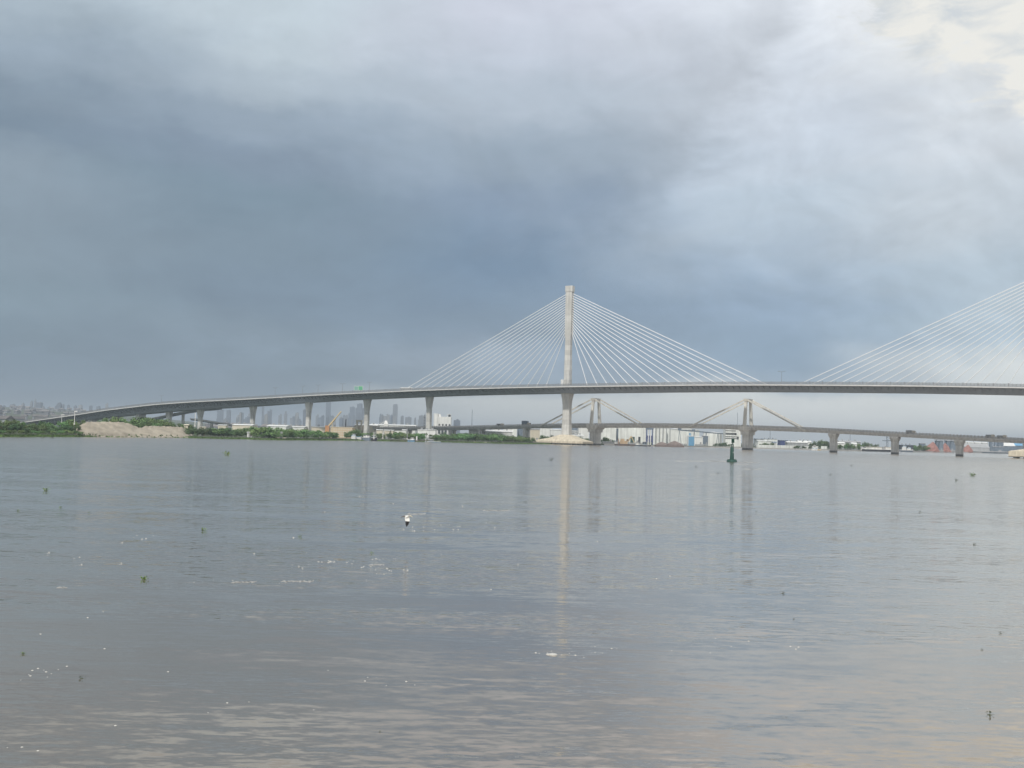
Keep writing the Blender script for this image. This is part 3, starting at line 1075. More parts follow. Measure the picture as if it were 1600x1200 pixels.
def mound(rid, y0, y1, y2, name, seed):
    R = random.Random(seed)
    mb = MB()
    nx_, ny_ = 70, 22
    for i in range(nx_ + 1):
        px = rid[0][0] + (rid[-1][0] - rid[0][0]) * i / nx_
        Yo = bank_y(px)
        Yr = Yo + y1
        zt = max(zat(px, float(np.interp(px, [r[0] for r in rid], [r[1] for r in rid])), Yr), .1)
        for j in range(ny_ + 1):
            t = j / ny_
            if t < .62:
                q = t / .62
                Y = Yo + y0 + (y1 - y0) * q
                prof = .30 * min(1, q / .12) + .70 * (max(0, q - .12) / .88) ** 1.25
            else:
                q = (t - .62) / .38
                Y = Yo + y1 + (y2 - y1) * q
                prof = 1 - q ** 1.3
            z = zt * prof
            gul = abs(math.sin(px * .55 + math.sin(px * .21) * 2 + j * .10)) ** 3
            z += (-.30 * gul * (t < .6) + math.sin(px * .9 + j * 1.7) * .16 + R.gauss(0, .14)) * min(1, prof * 2)
            x, y = spot(px, Y)
            mb.v.append((x, y, z - .6 + .5 * min(1, prof * 3)))
    for i in range(nx_):
        for j in range(ny_):
            a = i * (ny_ + 1) + j
            mb.face((a, a + ny_ + 1, a + ny_ + 2, a + 1))
    return structure(mb.build(name, M['sand'], smooth=True))


mound(RID1, 0, 26, 42, 'sand_mound', 3)
mound(RID2, 27, 42, 56, 'sand_terrace', 4)
rb = MB()
R = random.Random(9)
for _ in range(150):
    px = R.choice((R.uniform(150, 300), R.uniform(195, 285), R.uniform(735, 790)))
    x, y = spot(px, bank_y(px) + R.uniform(-2, 7))
    s = R.uniform(.3, 1.1)
    rb.lathe((x, y, -.3), [(s, 0), (s * .9, s * .7), (s * .35, s * 1.15)], n=5)
stuff(rb.build('rubble', M['rock']))
hb = MB()
for _ in range(40):
    px = R.choice((R.uniform(122, 165), R.uniform(122, 150), R.uniform(185, 290)))
    x, y = spot(px, bank_y(px) + R.uniform(-.5, 6))
    s = R.uniform(.2, .7)
    for q in range(6):
        a = R.uniform(0, 6.28)
        k = len(hb.v)
        hb.v.extend([(x, y, .6), (x + s * math.cos(a), y + s * math.sin(a), 1.6 + s * R.random()), (x + s * math.cos(a + .8), y + s * math.sin(a + .8), 1.0 + s * R.random())])
        hb.face((k, k + 1, k + 2))
stuff(hb.build('weeds', M['leaf_dark']))

# ------------------------------------------------------------------ city on the horizon
def tower(px, w_px, py_top, Y, label, group, kind=0, cat='building', d=None):
    Y = RM(px, Y)
    x, y = spot(px, Y)
    zb = land_z(x, y) - 1
    z1 = zat(px, py_top, Y)
    w = w_px * Y / FPX
    h = max(3, z1 - zb)
    d = d or w * random.uniform(.7, 1.0)
    t = thing('apartment_tower', label, cat, (x, y, zb), random.uniform(-.25, .25), group)
    g = MB()
    if kind == 0:
        g.box((0, 0, h / 2), (w, d, h))
    elif kind == 1:
        g.box((-w * .22, 0, h * .46), (w * .55, d, h * .92))
        g.box((w * .27, .05 * d, h / 2), (w * .44, d * .9, h))
    elif kind == 2:
        g.box((0, 0, h * .42), (w, d, h * .84))
        g.box((0, 0, h * .84 + h * .08 - .01), (w * .62, d * .7, h * .16))
    else:
        g.box((0, 0, h / 2), (w * .9, d, h))
        g.box((0, -d * .03, h * .47), (w, d * .55, h * .94))
    g.build('wall', M['tower'], t)
    r_ = MB()
    r_.box((w * .1, 0, h + 1.2), (w * .35, d * .4, 2.4))
    r_.tube((w * .2, 0, h + 2.3), (w * .2, 0, h + 6), .25, .1, 4)
    r_.build('roof_hut', M['tower'], t)
    return t


GL = 'hazy towers above the left hillside'
GC = 'hazy city towers seen under the bridge'
for px, w, top, Y in ((4, 5, 634, 4600), (18, 6, 632, 4300), (34, 4, 630, 4800), (47, 3.2, 627, 4600), (53, 3.0, 624, 4500), (66, 3, 635, 4200),
                      (75, 4, 636, 4700), (97, 3.4, 632, 4400), (105, 3, 633, 4600), (116, 4, 634, 4500), (124, 5, 633, 4800), (140, 4, 634, 4500),
                      (152, 5, 635, 4900), (26, 3, 635, 4100), (86, 4, 634, 4900)):
    nth = sum(1 for q in (4, 18, 34, 47, 53, 66, 75, 97, 105, 116, 124, 140, 152, 26, 86) if q < px)
    tower(px, w, top, Y, ORD[nth] + ' from left of the narrow hazy towers on the far left hillside', GL, random.randrange(4))
tower(60, 7.5, 629, 4300, 'widest dark slab block standing above the houses on the left hillside', GL, 0)
tower(91, 6.5, 629.5, 4400, 'broad stepped grey block right of the wide dark slab on the left hillside', GL, 2)
tower(165, 4, 630, 4700, 'pinkish tower just clearing the descending bridge deck at left', GL, 1)
tower(511.5, 7.5, 626.5, 4700, 'tall narrow dark tower alone between two bridge piers', GC, 0)
tower(549, 8, 636, 5000, 'left and lower half of the broad dark tower pair left of a bridge pier', GC, 0)
tower(560.5, 11, 631, 5100, 'tallest stepped half of the broad dark tower pair beside a bridge pier', GC, 2)
tower(616, 7.5, 632, 5000, 'slim hazy tower with small setbacks right of the second bridge pier', GC, 3)
tower(603, 9, 648, 4600, 'squat hazy block at the foot of the slim tower', GC, 1)
tower(474.5, 4.5, 640, 3900, 'bluish tower touching the left side of a bridge pier', GC, 0)
tower(409.5, 3.5, 632, 5200, 'pencil thin hazy tower just right of a bridge pier', GC, 0)
tower(420, 7, 640, 4700, 'cluster block right of the pencil thin tower', GC, 1)
tower(445, 5, 643, 4900, 'grey tower in the middle gap between two bridge piers', GC, 2)
tower(463, 5, 645, 4500, 'low blue grey tower left of the bluish tower', GC, 3)
tower(343, 9, 640, 4800, 'broad hazy tower pair right of the ramp pier', GC, 1)
tower(356, 6, 641, 4700, 'hazy slab right of the broad tower pair by the ramp pier', GC, 0)
tower(637, 9, 652, 4300, 'low hazy block above the old viaduct left of the third pier', GC, 0)
tower(657, 7, 649.5, 3600, 'hazy block left of the white building with dark windows', GC, 0)
tower(713, 9, 656.5, 3300, 'blue grey block right of the white building with dark windows', GC, 0)
R = random.Random(21)
for i in range(44):
    px = R.uniform(330, 665)
    tower(px, R.uniform(3, 7), R.uniform(645, 656) + (px - 500) * .010, R.uniform(3300, 5600), 'low hazy tower in the grey city skyline under the bridge', GC, R.randrange(4))

hw = MB()
hw.box((0, 0, 2.6), (9, 8, 5.2))
house_wall = hw.mesh('wall', M['house'])
hr = MB()
hr.loft([[(-5, -4.6, 5.2), (5, -4.6, 5.2), (5, 4.6, 5.2), (-5, 4.6, 5.2)], [(-5, -.4, 7.2), (5, -.4, 7.2), (5, .4, 7.2), (-5, .4, 7.2)]])
house_roof = hr.mesh('roof', M['roofs'])
ho_ = MB()
ho_.box((-2.2, -4.0, 3.2), (2.2, .16, 1.6))
house_win = ho_.mesh('window', M['dark'])


def house(px, Y, sx, sz, label, group):
    Y = RM(px, Y)
    x, y = spot(px, Y)
    t = thing('house', label, 'house', (x, y, land_z(x, y) - .5), random.uniform(-.6, .6), group)
    t.scale = (sx, sx, sz)
    for nm, me in (('wall', house_wall), ('roof', house_roof), ('window', house_win)):
        link(nm, me, t)
    return t


R = random.Random(77)
for i in range(110):
    px = R.uniform(-25, 150)
    Y = 1500 + 2500 * R.random() ** .8
    house(px, Y, R.uniform(.9, 2.2), R.uniform(.9, 1.9), 'small pale house in the hazy town on the hillside at far left', 'houses on the far left hillside')
for i in range(80):
    px = R.uniform(320, 660)
    Y = 1700 + 2200 * R.random()
    house(px, Y, R.uniform(1.0, 2.4), R.uniform(.9, 2.1), 'low hazy house roof below the city towers under the bridge', 'houses below the city towers')


# ------------------------------------------------------------------ sheds, tanks and port buildings on the far bank
def frame(px0, px1, Y):
    Y = RM((px0 + px1) / 2, Y)
    x0, y0 = spot(px0, Y)
    x1, y1 = spot(px1, Y)
    return (x0 + x1) / 2, Y, x1 - x0


def shed(name, px0, px1, py_eave, py_ridge, Y, label, cat, wall='white_rib', roof='whiteroof', deep=30, ribs=0, group=None, base=None, gable_front=False):
    """Big shed: walls, a pitched roof with overhang, panel ribs and a door."""
    cx_, cy_, w = frame(px0, px1, Y)
    Y = cy_
    zb = 1.2 if base is None else zat((px0 + px1) / 2, base, Y)
    ze = zat((px0 + px1) / 2, py_eave, Y) - zb
    zr = max(zat((px0 + px1) / 2, py_ridge, Y) - zb, ze + .3)
    t = thing(name, label, cat, (cx_, cy_, zb), 0, group)
    g = MB()
    g.box((0, deep / 2, ze / 2), (w, deep, ze))
    wallo = g.build('wall', M[wall], t)
    g = MB()
    o = .5
    if gable_front:
        g.loft([[(-w / 2 - o, y, ze), (w / 2 + o, y, ze), (.3, y, zr), (-.3, y, zr)] for y in (-o, deep + o)])
    else:
        g.loft([[(x, -o, ze), (x, deep + o, ze), (x, deep * .55, zr), (x, deep * .45, zr)] for x in (-w / 2 - o, w / 2 + o)])
    g.build('roof', M[roof], t)
    if ribs:
        for i in range(ribs + 1):
            g = MB()
            g.box((-w / 2 + w * i / ribs, -.12, ze / 2), (.35, .3, ze))
            g.build('pilaster', M[wall], wallo)
    if ze > 4:
        g = MB()
        g.box((0, deep / 2, .9), (w + .24, deep + .24, 1.8))
        g.build('plinth', M['greyroof'], wallo)
    if w > 14 and not gable_front:
        for q in range(3):
            g = MB()
            vx = w * (-.3 + .3 * q)
            g.lathe((vx, deep * .45, zr - .5), [(.7, 0), (.7, 1.1), (1.1, 1.2), (1.0, 1.7), (.2, 2.0)], 8)
            g.build('roof_vent', M['greyroof'], t)
    g = MB()
    dw = min(4.0, w * .2)
    g.box((w * .22, -.06, 2.0), (dw, .14, 4.0))
    g.build('door', M['greyroof'], t)
    return t


def silo(px0, px1, py_top, Y, label, cat='silo', mat='white_rib', group=None, dome=.12):
    cx_, cy_, w = frame(px0, px1, Y)
    Y = cy_
    zt = zat((px0 + px1) / 2, py_top, Y) - 1.2
    r = w / 2
    t = thing('storage_silo', label, cat, (cx_, cy_ + r, 1.2), 0, group)
    g = MB()
    g.lathe((0, 0, 0), [(r, 0), (r, zt * .94)], 20)
    g.build('wall', M[mat], t, smooth=False)
    g = MB()
    g.lathe((0, 0, zt * .94), [(r + .2, 0), (r + .2, .4), (r * .5, zt * dome * .5 + .4), (r * .1, zt * .07 + .4)], 20)
    g.build('roof', M['whiteroof'], t)
    g = MB()
    g.beam((r * .7, -r * .75, 0), (r * .7, -r * .75, zt * .95), .5, .4)
    g.build('ladder', M['steel'], t)
    return t


# left and middle
shed('shed', 362, 392, 664.3, 662.4, 1300, 'long low white shed left of the second approach pier', 'shed', 'cream', deep=25)
shed('shed', 416, 446, 666.0, 663.6, 1330, 'white roofed shed with a raised middle between two approach piers', 'shed', deep=30)
shed('shed', 444, 474, 667.2, 665.3, 1340, 'lower white roofed shed right of the raised one', 'shed', deep=30)
shed('shed', 486, 528, 667.8, 666.0, 1330, 'long pale flat shed behind the orange crane', 'shed', 'cream', deep=26)
shed('shed', 340, 352, 664.5, 663.4, 1190, 'small cream shed under the slip road', 'shed', 'cream', deep=8)
shed('shed', 553, 588, 664.6, 662.5, 1300, 'white flat roofed plant building left of the second pier with a small tower', 'factory', 'cream', deep=26)
shed('shed', 578, 648, 664.5, 663.0, 1320, 'long white factory roof above the old viaduct', 'factory', deep=26)
shed('shed', 588, 597, 672, 671.0, 1120, 'small cream hut under the old viaduct nearest the second pier', 'hut', 'cream', deep=8)
shed('shed', 600, 608, 672.5, 671.4, 1120, 'second cream hut under the old viaduct', 'hut', 'cream', deep=8)
shed('shed', 610, 614, 672.5, 671.6, 1120, 'smallest cream hut under the old viaduct', 'hut', 'cream', deep=8)
shed('shed', 628, 634, 672, 671, 1120, 'white shed end under the old viaduct right of the tall mast', 'hut', 'white', deep=8)
shed('shed', 652, 680, 671.5, 670.8, 1120, 'white shed wall under the old viaduct behind the third pier', 'shed', 'white', deep=14)
shed('shed', 732, 748, 671, 670, 1180, 'white shed left of the twin columns', 'shed', 'white', deep=20)
shed('shed', 757, 800, 674.5, 672, 1170, 'pale sloped shed right of the twin columns', 'shed', deep=24)
shed('shed', 770, 782, 668.8, 668.0, 1230, 'small white block above the pale sloped shed', 'shed', 'white', deep=10)
shed('shed', 786, 807, 668.5, 667.8, 1240, 'tall white shed left of the twin column pier in the water', 'shed', deep=20, ribs=5)
shed('shed', 808, 816, 668.5, 668, 1240, 'narrow blue grey block left of the twin column pier in the water', 'building', 'bluegrey', 'greyroof', deep=12)
shed('shed', 828, 843, 671, 669.5, 1150, 'pale pink shed with a dark roof edge right of the twin column pier', 'shed', 'cream', 'greyroof', deep=14)
shed('shed', 843, 862, 668.5, 667.5, 1250, 'white shed beyond the left stay foot of the old bridge', 'shed', 'white', deep=18, ribs=4)
shed('shed', 860, 876, 671.5, 670.5, 1190, 'low white shed left of the mast pier', 'shed', 'white', deep=16)
tt = thing('plant_tower', 'small cream tower on the flat plant roof left of the second pier', 'tower', (*spot(560, RM(560, 1299)), 1.2))
zt = zat(560, 656.5, RM(560, 1299)) - 1.2
for s in (-2.2, 2.2):
    g = MB(); g.box((s, 3, zt * .46), (1.5, 3, zt * .92)); g.build('leg', M['cream'], tt)
g = MB(); g.box((0, 3, zt * .96), (6.4, 4, zt * .1)); g.build('head', M['cream'], tt)
tt = thing('plant_tower', 'small white hopper on the long factory roof', 'hopper', (*spot(602, RM(602, 1318)), 1.2))
zt = zat(602, 657, RM(602, 1318)) - 1.2
g = MB(); g.loft([[(-2.6, 0, 0), (2.6, 0, 0), (2.6, 5, 0), (-2.6, 5, 0)], [(-2.2, 0, zt * .8), (2.2, 0, zt * .8), (2.2, 5, zt * .8), (-2.2, 5, zt * .8)],
                  [(-1, 1.5, zt), (.8, 1.5, zt), (.8, 3.5, zt), (-1, 3.5, zt)]]); g.build('body', M['white'], tt)
g = MB(); g.beam((-5, 2, zt * .80), (-2, 2, zt * .94), .5, .5); g.build('chute', M['white'], tt)

# cream building with rows of openings
cx_, cy_, w = frame(516, 550, 1075)
Yb = cy_
zt = zat(533, 668, Yb) - 1.2
t = thing('panel_building', 'cream concrete building with a grid of small panels above the shrubs', 'building', (cx_, cy_, 1.2))
g = MB(); g.box((0, 7, zt / 2), (w, 14, zt)); wallo = g.build('wall', M['peach'], t)
g = MB(); g.box((0, 7, zt + .25), (w + .8, 14.6, .5)); g.build('parapet', M['cream'], t)
for i in range(9):
    for j in range(4):
        g = MB(); g.box((-w / 2 + w * (i + .5) / 9, -.05, zt * (j + .62) / 4.3), (w / 9 * .74, .24, zt / 4.3 * .68)); g.build('panel', M['cream'], wallo)

# mobile crane
CY = RM(512, 1072)
x, y = spot(512, CY)
t = thing('mobile_crane', 'orange mobile crane with a raised tan boom behind the cream building', 'crane', (x, y, 1.2))
def rel(px, py, Y):
    q = at(px, py, Y)
    return Vector((q.x - x, q.y - y, q.z - 1.2))
b0, b1 = rel(514, 665.5, CY), rel(533, 643, CY - 5)
g = MB(); g.box((0, 0, 1.3), (11, 2.8, 1.4)); g.build('chassis', M['orange'], t)
for s in (-4, -1.4, 1.4, 4):
    g = MB(); g.tube((s, -1.6, .65), (s, 1.6, .65), .65, n=10); g.build('wheel', M['tyre'], t)
g = MB(); g.box((b0.x - 1.2, 0, (b0.z + 2) / 2), (3.0, 2.6, b0.z - 1.5)); g.build('turret', M['orange'], t)
g = MB(); mid = b0.lerp(b1, .55); g.beam(b0, mid, 1.0, 1.1); g.beam(mid, b1, .7, .75); g.build('boom', M['tan'], t)
g = MB(); g.tube(b1, b1 + Vector((0, 0, -5)), .07, n=4); g.build('hook_rope', M['steel'], t)
g = MB(); q = rel(519, 666, CY - 2); g.beam(Vector((q.x, q.y, 0)), q + Vector((0, 0, 3)), .4, .4); g.build('mast', M['tan'], t)

# white building with dark windows
cx_, cy_, w = frame(677, 703.5, 1500)
Yw = cy_
z0 = 1.4
zt = zat(690, 651, Yw) - z0
t = thing('white_building', 'white office block with dark windows beside the third pier', 'building', (cx_, cy_, z0))
g = MB(); g.box((w * .12, 8, zt / 2), (w * .76, 16, zt)); wallo = g.build('wall', M['white'], t)
zs = zat(679, 646, Yw) - z0
g = MB(); g.box((-w * .39, 7, zs / 2), (w * .24, 15, zs)); g.build('stair_tower', M['white'], t)
g = MB(); g.box((-w * .18, 8, zt + 1.6), (w * .12, 8, 3.4)); g.build('roof_hut', M['white'], t)
g = MB(); g.box((w * .38, 8, zt + 3.2), (w * .24, 9, .5)); hut = g.build('roof_canopy', M['white'], t)
for a in (.28, .48):
    g = MB(); g.box((w * a, 5, zt + 1.6), (.5, .5, 3.2)); g.build('post', M['white'], hut)
g = MB(); g.box((w * .40, 7, zt + 1.6), (w * .14, 4, 3.0)); g.build('roof_room', M['dark'], t)
for i in range(4):
    g = MB(); g.box((-w * .17 + w * .2 * i, -.02, zt * .62), (w * .10, .16, zt * .08)); fr = g.build('window', M['glass'], wallo)
for i, mt in enumerate(('glass', 'glass', 'glass', 'white')):
    g = MB(); g.box((-w * .17 + w * .19 * i, -.02, zt * .32), (w * .135, .16, zt * .24)); g.build('window', M[mt if mt == 'glass' else 'greyroof'], wallo)
for i in range(5):
    g = MB(); g.box((-w * .265 + w * .19 * i, -.12, zt * .3), (.5, .4, zt * .5)); g.build('column', M['white'], wallo)
tower(662.5, 3, 649, 1480, 'thin pale stair tower just left of the third pier', GC, 0)

# right of the mast
shed('office_block', 891, 904.5, 663.2, 662.8, 1220, 'blue grey office block with pale bands right of the mast pier', 'building', 'bluegrey', 'greyroof', deep=14)
for k, py in enumerate((673.5, 676.5)):
    c0, c1, ww = frame(891, 904.5, 1220)
    o = [q for q in bpy.data.objects if q.name.startswith('office_block')][-1]
    g = MB(); g.box((0, -.4, zat(898, py, c1) - 1.2), (ww + .6, 1.0, 1.0)); g.build('balcony_band', M['white'], o)
shed('shed', 888, 911, 680.5, 679.0, 1100, 'low white shed right behind the mast pile cap', 'shed', 'white', deep=12)
shed('warehouse', 904, 919.5, 667, 666.3, 1180, 'plain white warehouse block left of the old tower pier', 'warehouse', 'white', deep=22, ribs=3)
shed('warehouse', 939, 962, 667, 665.5, 1150, 'pale ribbed warehouse right of the old tower pier', 'warehouse', deep=30, ribs=8)
shed('warehouse', 966, 1009, 667, 665.5, 1160, 'widest white ribbed warehouse behind the beige dredging machine', 'warehouse', deep=34, ribs=12)
shed('link_tower', 961.8, 966.5, 670, 669.4, 1165, 'narrow dark tower in the gap between two white warehouses', 'tower', 'bluegrey', 'greyroof', deep=8)
for i in range(5):
    silo(1019.5 + i * 5.6, 1025.0 + i * 5.6, 667.5 + i * .1, 1140, ('first', 'second', 'third', 'fourth', 'fifth')[i] + ' white silo from the left in the row beside the blue gantry', group='row of white silos')
shed('warehouse', 1047, 1092, 671.5, 668.0, 1130, 'white warehouse with a broad pitched roof right of the silo row', 'warehouse', deep=40, ribs=11, gable_front=True)
shed('warehouse', 1085.5, 1098, 683.2, 682.3, 1040, 'small white store right of the bright blue tank', 'store', 'white', deep=8)
silo(1101, 1131, 675.5, 1110, 'very wide pale round tank left of the building with dark louvres', 'tank', dome=.08)
shed('warehouse', 1098, 1106, 681.5, 680.8, 1120, 'grey end of a store behind the wide round tank', 'store', 'bluegrey', 'greyroof', deep=8)
# bright blue tank in a white frame
cx_, cy_, w = frame(1075.5, 1084.5, 1030)
zt = zat(1080, 682, cy_) - 1.2
t = thing('water_tank', 'bright blue square tank in a white frame on the quay', 'tank', (cx_, cy_, 1.2))
g = MB(); g.box((0, 2.5, zt / 2), (w, 5, zt)); g.build('tank', M['blue'], t)
for s in (-1, 1):
    g = MB(); g.box((s * (w / 2 + .35), 2.5, zt / 2 + .4), (.55, 5.4, zt + .8)); g.build('frame_post', M['white'], t)
g = MB(); g.box((0, 2.5, zt + .55), (w + 1.2, 5.6, .6)); g.build('frame_top', M['white'], t)
g = MB(); g.box((-w * .2, 2.5, zt + 2.2), (w * .25, 2, 2.8)); g.build('hopper', M['blue'], t)
# building with dark louvres
cx_, cy_, w = frame(1133, 1157, 1050)
Yl = cy_
zt = zat(1145, 670.5, Yl) - 1.2
t = thing('louvred_building', 'white process building with long dark louvre slots left of the second old tower', 'building', (cx_, cy_, 1.2))
g = MB(); g.box((0, 6, zt / 2), (w, 12, zt)); wallo = g.build('wall', M['white_rib'], t)
for z_, a, b in ((.90, -.5, .18), (.76, -.5, .22), (.70, -.5, .22), (.56, -.5, .30), (.46, -.5, .30)):
    g = MB(); g.box((w * (a + b) / 2, -.02, zt * z_), (w * (b - a), .24, zt * .045)); g.build('louvre', M['dark'], wallo)
g = MB(); g.box((w * .17, -.05, zt * .72), (w * .12, .3, zt * .12)); g.build('louvre', M['dark'], wallo)
g = MB(); g.box((w * .32, -.05, zt * .5), (w * .1, .3, zt * .16)); g.build('louvre', M['dark'], wallo)
g = MB(); g.box((w * .46, -.4, zt * .52), (w * .1, 1.0, zt * 1.04)); g.build('stair_tower', M['white'], t)
# conveyor gallery
t = thing('conveyor', 'long thin conveyor gallery sloping across the white tanks to the louvred building', 'conveyor', (0, 0, 0))
p0, p1 = at(1062, 672.0, RM(1062, 1095)), at(1136, 678.2, RM(1136, 1075))
g = MB(); g.beam(p0, p1, 1.6, 1.1); g.build('gallery', M['bluegrey'], t)
for f in (.0, .3, .55, .8):
    q = p0.lerp(p1, f)
    g = MB(); g.beam((q.x - 2, q.y, 1), q, .4, .4); g.beam((q.x + 2, q.y, 1), q, .4, .4); g.build('trestle', M['bluegrey'], t)
for f in (.0, .28):
    q = p0.lerp(p1, f)
    g = MB(); g.box((q.x, q.y, q.z + .8), (3.4, 2.6, 2.6)); g.build('drive_house', M['bluegrey'], t)
# blue gantry with white legs
Yg = RM(1014, 1016)
x0, y0 = spot(1014.5, Yg)
t = thing('gantry', 'dark blue gantry with white uprights standing in the quay beside the silos', 'gantry', (x0, y0, 0))
zt = zat(1014.5, 668.5, Yg)
for i in range(4):
    g = MB(); g.box((-3.0 + 2.0 * i, 0, zt * .5), (.8, .8, zt)); g.build('upright', M['white' if i in (1, 2) else 'navy'], t)
for i in range(3):
    g = MB(); g.box((-2.0 + 2.0 * i, .25, zt * .40), (1.0, .5, zt * .36)); g.build('panel', M['navy'], t)
g = MB(); g.box((0, 0, zt - .8), (7.6, 1.4, 1.6)); g.build('head_beam', M['bluegrey'], t)
# beige dredging machine on a pontoon
Yd = RM(976, 1004)
x0, y0 = spot(976, Yd)
t = thing('dredger', 'beige excavator barge with a low cab and folded arm before the widest warehouse', 'barge', (x0, y0, 0))
g = MB(); g.loft([[(-9, -3, -.4), (9, -3, -.4), (9, 3, -.4), (-9, 3, -.4)], [(-9.6, -3.2, 1.6), (9.6, -3.2, 1.6), (9.6, 3.2, 1.6), (-9.6, 3.2, 1.6)]]); g.build('hull', M['rust'], t)
g = MB(); g.box((-1, 0, 3.2), (7, 4, 3.0)); g.box((-2.2, 0, 5.6), (3.6, 3.2, 1.8)); g.build('engine_house', M['peach'], t)
g = MB(); g.box((2.4, -1.2, 5.2), (2.0, 2.2, 2.2)); cb = g.build('cab', M['peach'], t)
g = MB(); g.box((2.5, -2.32, 5.5), (1.5, .1, 1.0)); g.build('window', M['glass'], cb)
g = MB(); g.beam((3.0, 0, 3.8), (6.0, 0, 9.2), .8, 1.0); g.beam((6.0, 0, 9.2), (9.0, 0, 3.2), .6, .8); g.build('arm', M['tan'], t)
g = MB(); g.beam((-6, 0, 1), (-6, 0, 6.5), .5, .5); g.build('spud', M['orange'], t)
shed('control_house', 985.5, 991.5, 682.8, 682.3, 1018, 'dark green steel control house right of the beige barge', 'hut', 'darkgreen', 'greyroof', deep=4)
shed('control_house', 997.5, 1000.5, 682.8, 682.3, 1024, 'thin black steel bin left of the blue gantry', 'bin', 'hull', 'greyroof', deep=3)
shed('store', 942, 959, 690.5, 690, 1020, 'low grey green wall at the water edge right of the old tower pier', 'wall', 'greyroof', 'greyroof', deep=4)
shed('store', 960, 966, 689.2, 688.6, 1024, 'small white hut with a blue grey roof left of the beige barge', 'hut', 'white', 'bluegrey', deep=4)


# ------------------------------------------------------------------ boats and barges
def boat(name, px0, px1, py_deck, Y, label, cat, hull='hull', house=None, hx=.2, hw=.3, hh=2.2, hmat='white', beam=4.0, bow=.14, group=None, masts=()):
    cx_, cy_, L = frame(px0, px1, Y)
    Y = cy_
    zd = max(.5, zat((px0 + px1) / 2, py_deck, Y))
    t = thing(name, label, cat, (cx_, cy_, 0), 0, group)
    g = MB()
    rings = []
    for k, (x, b, zz) in enumerate(((-.5, .70, 1.0), (-.42, .95, .96), (0, 1.0, .94), (.5 - bow, .9, 1.0), (.5, .1, 1.22))):
        rings.append([(x * L, -b * beam / 2, zd * zz), (x * L, -b * beam * .36, -.4), (x * L, b * beam * .36, -.4), (x * L, b * beam / 2, zd * zz)])
    g.loft(rings)
    g.build('hull', M[hull], t)
    g = MB()
    g.loft([[(r[0][0], -abs(r[0][1]) - .06, r[0][2] - .12), (r[0][0], -abs(r[0][1]) - .06, r[0][2] + .12), (r[0][0], abs(r[0][1]) + .06, r[0][2] + .12), (r[0][0], abs(r[0][1]) + .06, r[0][2] - .12)] for r in rings])
    g.build('gunwale', M['white' if hull != 'white' else 'blue'], t)
    if house:
        g = MB(); g.box((hx * L, 0, zd + hh / 2 - .1), (hw * L, beam * .62, hh), taper=.92); hs = g.build('cabin', M[hmat], t)
        g = MB(); g.box((hx * L, 0, zd + hh - .02), (hw * L + .5, beam * .72, .22)); g.build('roof', M['whiteroof' if hmat != 'white' else 'greyroof'], hs)
        n = max(2, int(hw * L / 1.6))
        for i in range(n):
            g = MB(); g.box((hx * L - hw * L / 2 + hw * L * (i + .5) / n, -beam * .31, zd + hh * .58), (hw * L / n * .62, .2, hh * .34)); g.build('window', M['glass'], hs)
    for a, h in masts:
        g = MB(); g.tube((a * L, 0, zd * .8), (a * L, 0, h), .14, .07, n=5); g.build('mast', M['white'], t)
    return t


boat('tugboat', 1000, 1017, 695.2, 1000, 'dark tug lying under the blue gantry', 'tug', 'hull', True, -.1, .34, 3.0, 'bluegrey', 5, masts=((-.1, 9), (.15, 7)))
boat('tugboat', 990, 1001, 694.5, 1006, 'small grey workboat behind the dark tug', 'boat', 'bluegrey', True, .0, .4, 2.4, 'white', 4, masts=((0.1, 6),))
t = thing('ore_barge', 'rust brown barge heaped with scrap right of the blue gantry', 'barge', (*spot(1046, RM(1046, 992)), 0))
_, _, w = frame(1023, 1069, 992)
g = MB(); g.loft([[(-w / 2 + a, -4, -.4 + b), (w / 2 - a, -4, -.4 + b), (w / 2 - a, 4, -.4 + b), (-w / 2 + a, 4, -.4 + b)] for a, b in ((.8, 0), (0, 2.0))]); g.build('hull', M['rust'], t)
R = random.Random(4)
for c, rr, hh in ((-.26, .22, 3.2), (.18, .30, 4.4)):
    g = MB()
    rings = []
    for k in range(5):
        f = k / 4
        rings.append([(c * w + rr * w * (1 - f ** 1.6) * math.cos(q * PI / 6) * (1 + R.uniform(-.12, .12)), 3.4 * (1 - f ** 1.6) * math.sin(q * PI / 6), 1.55 + hh * f) for q in range(12)])
    g.loft(rings); g.build('scrap_heap', M['rust'], t)
t2 = boat('launch', 1055, 1070, 697.2, 974, 'white passenger launch with a flat roof before the rust brown barge', 'boat', 'white', True, -.08, .62, 2.3, 'white', 3.2)
boat('rowing_boat', 1276, 1283, 701.8, 905, 'small yellow boat beside the white cabin boat by the bushes', 'boat', 'tan', None, beam=2.2)
boat('cabin_boat', 1268, 1277, 701.0, 902, 'white cabin boat with a tall wheelhouse by the bushes', 'boat', 'white', True, .0, .34, 3.4, 'white', 2.8, masts=((0, 6),))
boat('barge', 1348, 1394, 702.0, 876, 'long dark empty barge moored left of the second single pier', 'barge', 'hull', True, -.44, .06, 2.2, 'white', 8, bow=.04)
boat('barge', 1402, 1426, 703.2, 880, 'low dark barge right of the second single pier', 'barge', 'bluegrey', None, beam=7, bow=.06)
boat('speedboat', 1409.5, 1416, 697.8, 899, 'upper left one of two small white boats right of the second single pier', 'boat', 'white', True, 0, .5, 1.2, 'white', 2.4)
boat('speedboat', 1417, 1423, 700.2, 892, 'lower right one of two small white boats right of the second single pier', 'boat', 'white', True, 0, .5, 1.2, 'white', 2.4)
boat('barge', 1500, 1588, 705.6, 893, 'very long grey barge lying before the grey roofed shed at far right', 'barge', 'bluegrey', True, .44, .05, 2.4, 'greyroof', 9, bow=.04)
